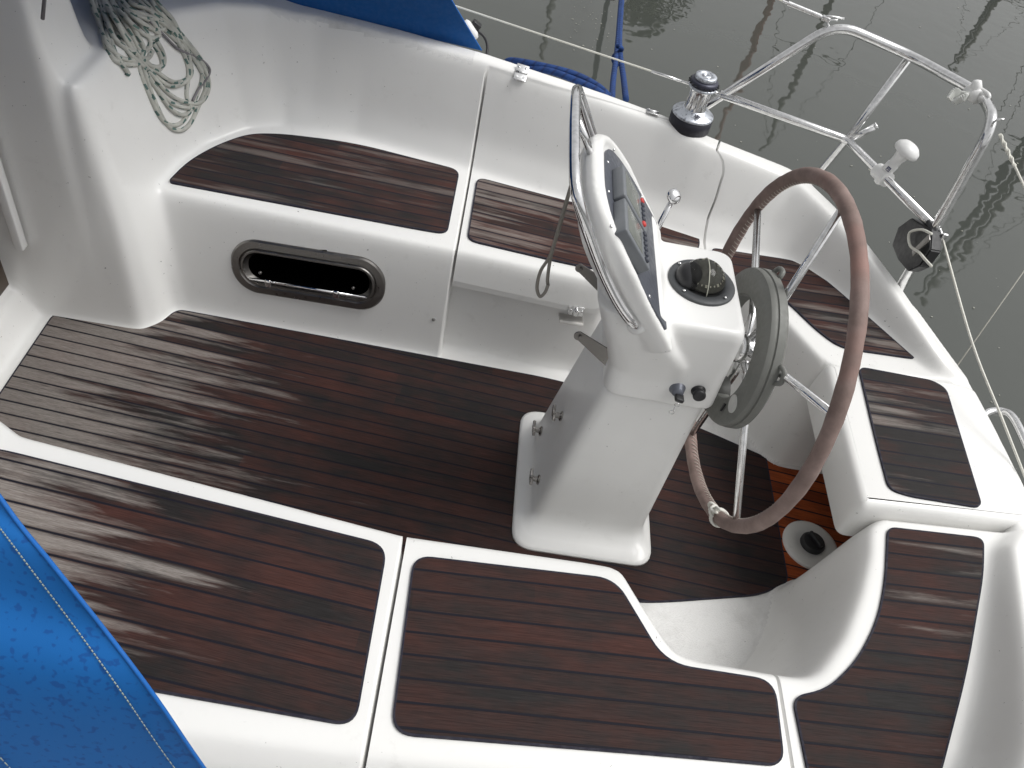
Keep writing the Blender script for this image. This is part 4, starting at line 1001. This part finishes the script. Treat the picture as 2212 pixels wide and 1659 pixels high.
# lanyard on the guard rail
lr = at((1236, 395), 1, -.01); LY = []
d0 = Vector((.243, -.03, 1.235)); d0 = at((1237, 388), 1, -.06)
lo = at((1176, 605), 1, -.06 + .02)
strap = NT('grey_strap'); strap.col((.24, .225, .20)); strap.p(Roughness=.8)
bm = bmesh.new()
PA = [at(p, 1, y_) for p, y_ in (((1238, 375), -.06), ((1236, 392), -.075), ((1213, 470), -.06), ((1190, 548), -.05), ((1168, 585), -.05), ((1160, 620), -.05), ((1166, 640), -.05), ((1177, 632), -.05), ((1184, 615), -.05))]
PB = [at(p, 1, y_) for p, y_ in (((1238, 375), -.05), ((1234, 398), -.06), ((1214, 472), -.055), ((1191, 550), -.045), ((1183, 600), -.045), ((1184, 618), -.045))]
def ribbon(bm, P, w, th, nv=(.35, -.9, .25)):
    P = catmull(P, 8); nv = Vector(nv).normalized(); R_ = []
    for i, p in enumerate(P):
        t_ = (P[min(i + 1, len(P) - 1)] - P[max(i - 1, 0)]).normalized(); s_ = t_.cross(nv).normalized(); n_ = s_.cross(t_)
        R_.append([p + s_ * a * w / 2 + n_ * b * th / 2 for a, b in ((-1, -1), (1, -1), (1, 1), (-1, 1))])
    return loft(bm, R_)
ribbon(bm, PA, .0085, .002); ribbon(bm, PB, .0085, .002)
o = frombm('lanyard', bm, strap.m, None, True, 40); tag(o, 'grey webbing lanyard with a loop hanging from the pedestal guard rail', 'lanyard')
# mooring ropes
def deckz(p, z): return at(p, 2, z)
c1 = catmull([at((1090, 140), 1, 1.46), at((1105, 131), 1, 1.44), at((1170, 142), 1, 1.42), at((1240, 160), 1, 1.41), at((1290, 185), 1, 1.42), at((1318, 210), 1, 1.44)], 8)
c2 = catmull([at((1120, 150), 1, 1.42), at((1180, 152), 1, 1.40), at((1240, 172), 1, 1.385), at((1285, 192), 1, 1.39), at((1310, 208), 1, 1.40)], 8)
MR = empty('mooring_rope', c1[0], 'thick blue laid mooring rope lying along the far side deck', 'rope')
for c in (c1, c2):
    bm = bmesh.new(); tube(bm, c, .0125, 12); frombm('strand', bm, RB, MR)
z_w = -.45
m1 = [at((1322, 215), 1, 1.60), at((1325, 170), 2, .40), at((1333, 105), 2, .32), at((1338, 40), 2, .22), at((1345, -60), 2, .05), at((1362, -300), 2, -.5)]
m2 = [at((1352, 215), 1, 1.60), at((1347, 170), 2, .40), at((1339, 105), 2, .325), at((1341, 40), 2, .225), at((1349, -60), 2, .055), at((1368, -300), 2, -.5)]
MR2 = empty('mooring_rope', m1[0], 'doubled blue mooring rope running outboard over the water by the lifeline', 'rope')
for c in (m1, m2):
    bm = bmesh.new(); tube(bm, catmull(c, 8), .0135, 12); frombm('strand', bm, RB, MR2)
bm = bmesh.new(); q = at((1334, 118), 2, .335)
tube(bm, [q + Vector((.03 * math.sin(3 * s) * .5, .02 * math.cos(2 * s), .05 * math.sin(s))) for s in [2 * math.pi * k / 50 for k in range(50)]], .011, 10, True); frombm('splice', bm, RB, MR2)
# shore power plug beside the sprayhood foot
pq = at((1015, 62), 1, 1.44)
SP = empty('shore_power_lead', pq, 'white plug with black cable behind the far sprayhood corner', 'power lead')
bm = bmesh.new(); a_, b_ = at((1003, 46), 1, 1.44), at((1028, 84), 1, 1.43); tube(bm, [a_, a_.lerp(b_, .15), a_.lerp(b_, .8), b_], [.012, .018, .019, .012], 14); frombm('plug', bm, WPLAS, SP, True, 50)
bm = bmesh.new(); box(bm, at((1027, 56), 1, 1.47), (.036, .03, .034), Matrix.Rotation(.5, 3, 'Y'), .005); frombm('socket', bm, BLACK, SP, True, 40)
tubeobj('cable', catmull([at((1030, 66), 1, 1.46), at((1046, 80), 1, 1.45), at((1053, 100), 1, 1.43), at((1050, 122), 1, 1.40), at((1044, 145), 1, 1.38)], 6), .0055, BLACK, SP)
# thin fishing-type line out over the water
a_, b_ = at((2230, 560), 1, 1.3), at((2062, 800), 1, .55)
o = tubeobj('stern_line', [a_ + (a_ - b_) * .5, a_, b_ + Vector((0, 0, -.02))], .0024, simple('thin_line_grey', (.34, .33, .29), .7), None, 8); tag(o, 'thin grey line leading from the stern quarter out across the water', 'rope')
# ------------------------------------------------------------------ water, moored boats' masts and a tree beyond the picture
WZ = -.45
wt = NT('harbour_water'); ps = wt.pos()
wt.col(wt.mix(wt.noise(ps, .6, 4), (.056, .061, .055), (.064, .069, .061)))
wt.p(Roughness=.02, IOR=1.47)
h1 = wt.noise(wt.scale(ps, (1., 1., 1)), 2.6, 2, .5); h2 = wt.noise(wt.scale(ps, (1, 1, 1)), 6.5, 1, .5)
wt.bump(wt.math('ADD', h1, wt.math('MULTIPLY', h2, .55)), 1., .0023)
bm = bmesh.new(); bmesh.ops.create_circle(bm, cap_ends=True, radius=600, segments=64, matrix=Matrix.Translation((0, 0, WZ)))
o = frombm('water', bm, wt.m, None, False); o['kind'] = 'structure'
def mast(p, L, r, m, label, spreader=True):
    w = at(p, 2, WZ); d = ray(p); h = math.hypot(d[0], d[1]); ht = L * abs(d[2]) / h
    b = Vector((w.x + d[0] / h * L, w.y + d[1] / h * L, WZ + 0)); 
    M_ = empty('moored_boat_mast', b, label, 'mast', 'masts of boats moored across the dock')
    bm = bmesh.new(); tube(bm, [b + Vector((0, 0, -.5)), b + Vector((0, 0, ht * .6)), b + Vector((0, 0, ht))], [r, r, r * .75], 12); frombm('spar', bm, m, M_, True, 50)
    if spreader:
        bm = bmesh.new(); sdv = Vector((-d[1], d[0], 0)).normalized(); zz_ = ht * .62
        tube(bm, [b + sdv * -.7 + Vector((0, 0, zz_)), b + sdv * .7 + Vector((0, 0, zz_))], r * .35, 8); frombm('spreader', bm, m, M_, True, 50)
        for s in (-1, 1):
            bm = bmesh.new(); tube(bm, [b + Vector((0, 0, ht * .98)), b + sdv * (.7 * s) + Vector((0, 0, zz_)), b + sdv * (1.1 * s)], .007, 6); frombm('shroud', bm, m, M_)
    return M_
al = simple('mast_alloy_dark', (.07, .062, .045), .5, .0); al2 = simple('mast_black', (.008, .008, .008), .5); br = simple('mast_brown', (.34, .10, .06), .6)
mast((1540, 318), 11, .06, br, 'varnished brown mast of a moored boat mirrored beside the winch', False)
mast((1648, 330), 12, .06, al, 'grey mast mirrored in the water behind the winch and pushpit')
mast((2047, 160), 13, .045, al2, 'thin black mast mirrored beyond the pushpit top rail', False)
mast((2064, 150), 13, .06, al, 'pale grey mast mirrored beside the thin black mast', True)
mast((1976, 640), 12, .055, al2, 'black mast mirrored close to the pushpit aft post', False)
mast((1990, 650), 12.5, .075, al, 'olive mast mirrored near the stern quarter of the yacht', True)
mast((2078, 556), 12, .06, al, 'grey mast mirrored right of the aft post wire', True)
mast((1168, 133), 14, .05, al, 'slim grey mast mirrored between blue canvas and blue rope', False)
# tree
w = at((1385, 55), 2, WZ); d = ray((1385, 55)); h = math.hypot(d[0], d[1]); L = 16; ht = L * abs(d[2]) / h
tb = Vector((w.x + d[0] / h * L, w.y + d[1] / h * L, WZ))
TR = empty('leafy_tree', tb, 'leafy green tree on the far bank mirrored in the water', 'tree')
bm = bmesh.new(); tube(bm, [tb + Vector((0, 0, -.3)), tb + Vector((.1, .1, ht * .35)), tb + Vector((0, .2, ht * .8))], [.25, .18, .05], 10)
for k in range(10):
    a = k * 2.4; z1 = ht * (.35 + .05 * k); tube(bm, [tb + Vector((.05, .1, z1)), tb + Vector((math.cos(a) * 1.1, math.sin(a) * 1.1, z1 + .9))], [.07, .02], 6)
frombm('trunk', bm, simple('bark', (.09, .065, .045), .9), TR)
V = []; Fc = []
for k in range(5200):
    a = random.random() * 6.283; zf = random.random(); rmax = 1.75 * math.sin(math.pi * (.15 + .78 * zf)) ** .8 * (.72 + .28 * math.sin(a * 3 + zf * 9))
    r_ = rmax * math.sqrt(random.random()); q = tb + Vector((r_ * math.cos(a), r_ * math.sin(a), ht * (.30 + .72 * zf) - .25 * random.random()))
    s = .06 + .05 * random.random(); R_ = Euler((random.random() * 6, random.random() * 6, random.random() * 6)).to_matrix(); i0 = len(V)
    V += [tuple(q + R_ @ Vector(v)) for v in ((-s, 0, 0), (0, -s * .5, 0), (s, 0, 0), (0, s * .5, 0))]; Fc.append((i0, i0 + 1, i0 + 2, i0 + 3))
me = bpy.data.meshes.new('crown'); me.from_pydata(V, [], Fc); lf = NT('leaves'); lf.col(lf.mix(lf.noise(lf.pos(), 3, 3), (.030, .045, .008), (.085, .10, .022))); lf.p(Roughness=.6)
link('crown', me, lf.m, TR, False)
# floating specks
V = []; Fc = []
for k in range(150):
    p = at((random.uniform(1100, 2212), random.uniform(-10, 1100)), 2, WZ)
    if random.random() < .3: p = at((random.uniform(1230, 1330), random.uniform(5, 110)), 2, WZ)
    s = random.uniform(.002, .007); a = random.random() * 6; i0 = len(V)
    for j in range(5):
        b_ = a + j * 1.257; rr_ = s * random.uniform(.5, 1.3) * (2.2 if j == 0 else 1); V.append((p.x + rr_ * math.cos(b_), p.y + rr_ * math.sin(b_), WZ + .004))
    Fc.append(tuple(range(i0, i0 + 5)))
me = bpy.data.meshes.new('floating_debris'); me.from_pydata(V, [], Fc)
o = link('floating_debris', me, simple('pale_debris', (.28, .28, .24), .8), None, False); o['kind'] = 'stuff'
# ------------------------------------------------------------------ light
sun_el, sun_az = math.radians(58), math.radians(8)      # light from aft and far side
w = bpy.data.worlds.new('World'); S.world = w; w.use_nodes = True; nt = w.node_tree; bg = nt.nodes['Background']
sky = nt.nodes.new('ShaderNodeTexSky'); sky.sky_type = 'NISHITA'; sky.sun_disc = False; sky.sun_elevation = sun_el; sky.dust_density = 4.; sky.air_density = 1.5
hsn = nt.nodes.new('ShaderNodeHueSaturation'); hsn.inputs['Saturation'].default_value = .03
nt.links.new(sky.outputs[0], hsn.inputs['Color']); nt.links.new(hsn.outputs[0], bg.inputs['Color']); bg.inputs['Strength'].default_value = .114
dirs = Vector((math.cos(sun_el) * math.cos(sun_az), math.cos(sun_el) * math.sin(sun_az), math.sin(sun_el)))
sky.sun_rotation = math.atan2(dirs.x, dirs.y)
sl = bpy.data.lights.new('sun', 'SUN'); sl.energy = 1.3; sl.angle = math.radians(30); sl.color = (1, .985, .96)
so = bpy.data.objects.new('sun', sl); COL.objects.link(so); so.rotation_euler = (-dirs).to_track_quat('-Z', 'Y').to_euler(); so.location = dirs * 20
S.view_settings.view_transform = 'Standard'; S.view_settings.look = 'None'; S.view_settings.exposure = .31; S.view_settings.gamma = 1
S.cycles.max_bounces = 8; S.cycles.use_denoising = True
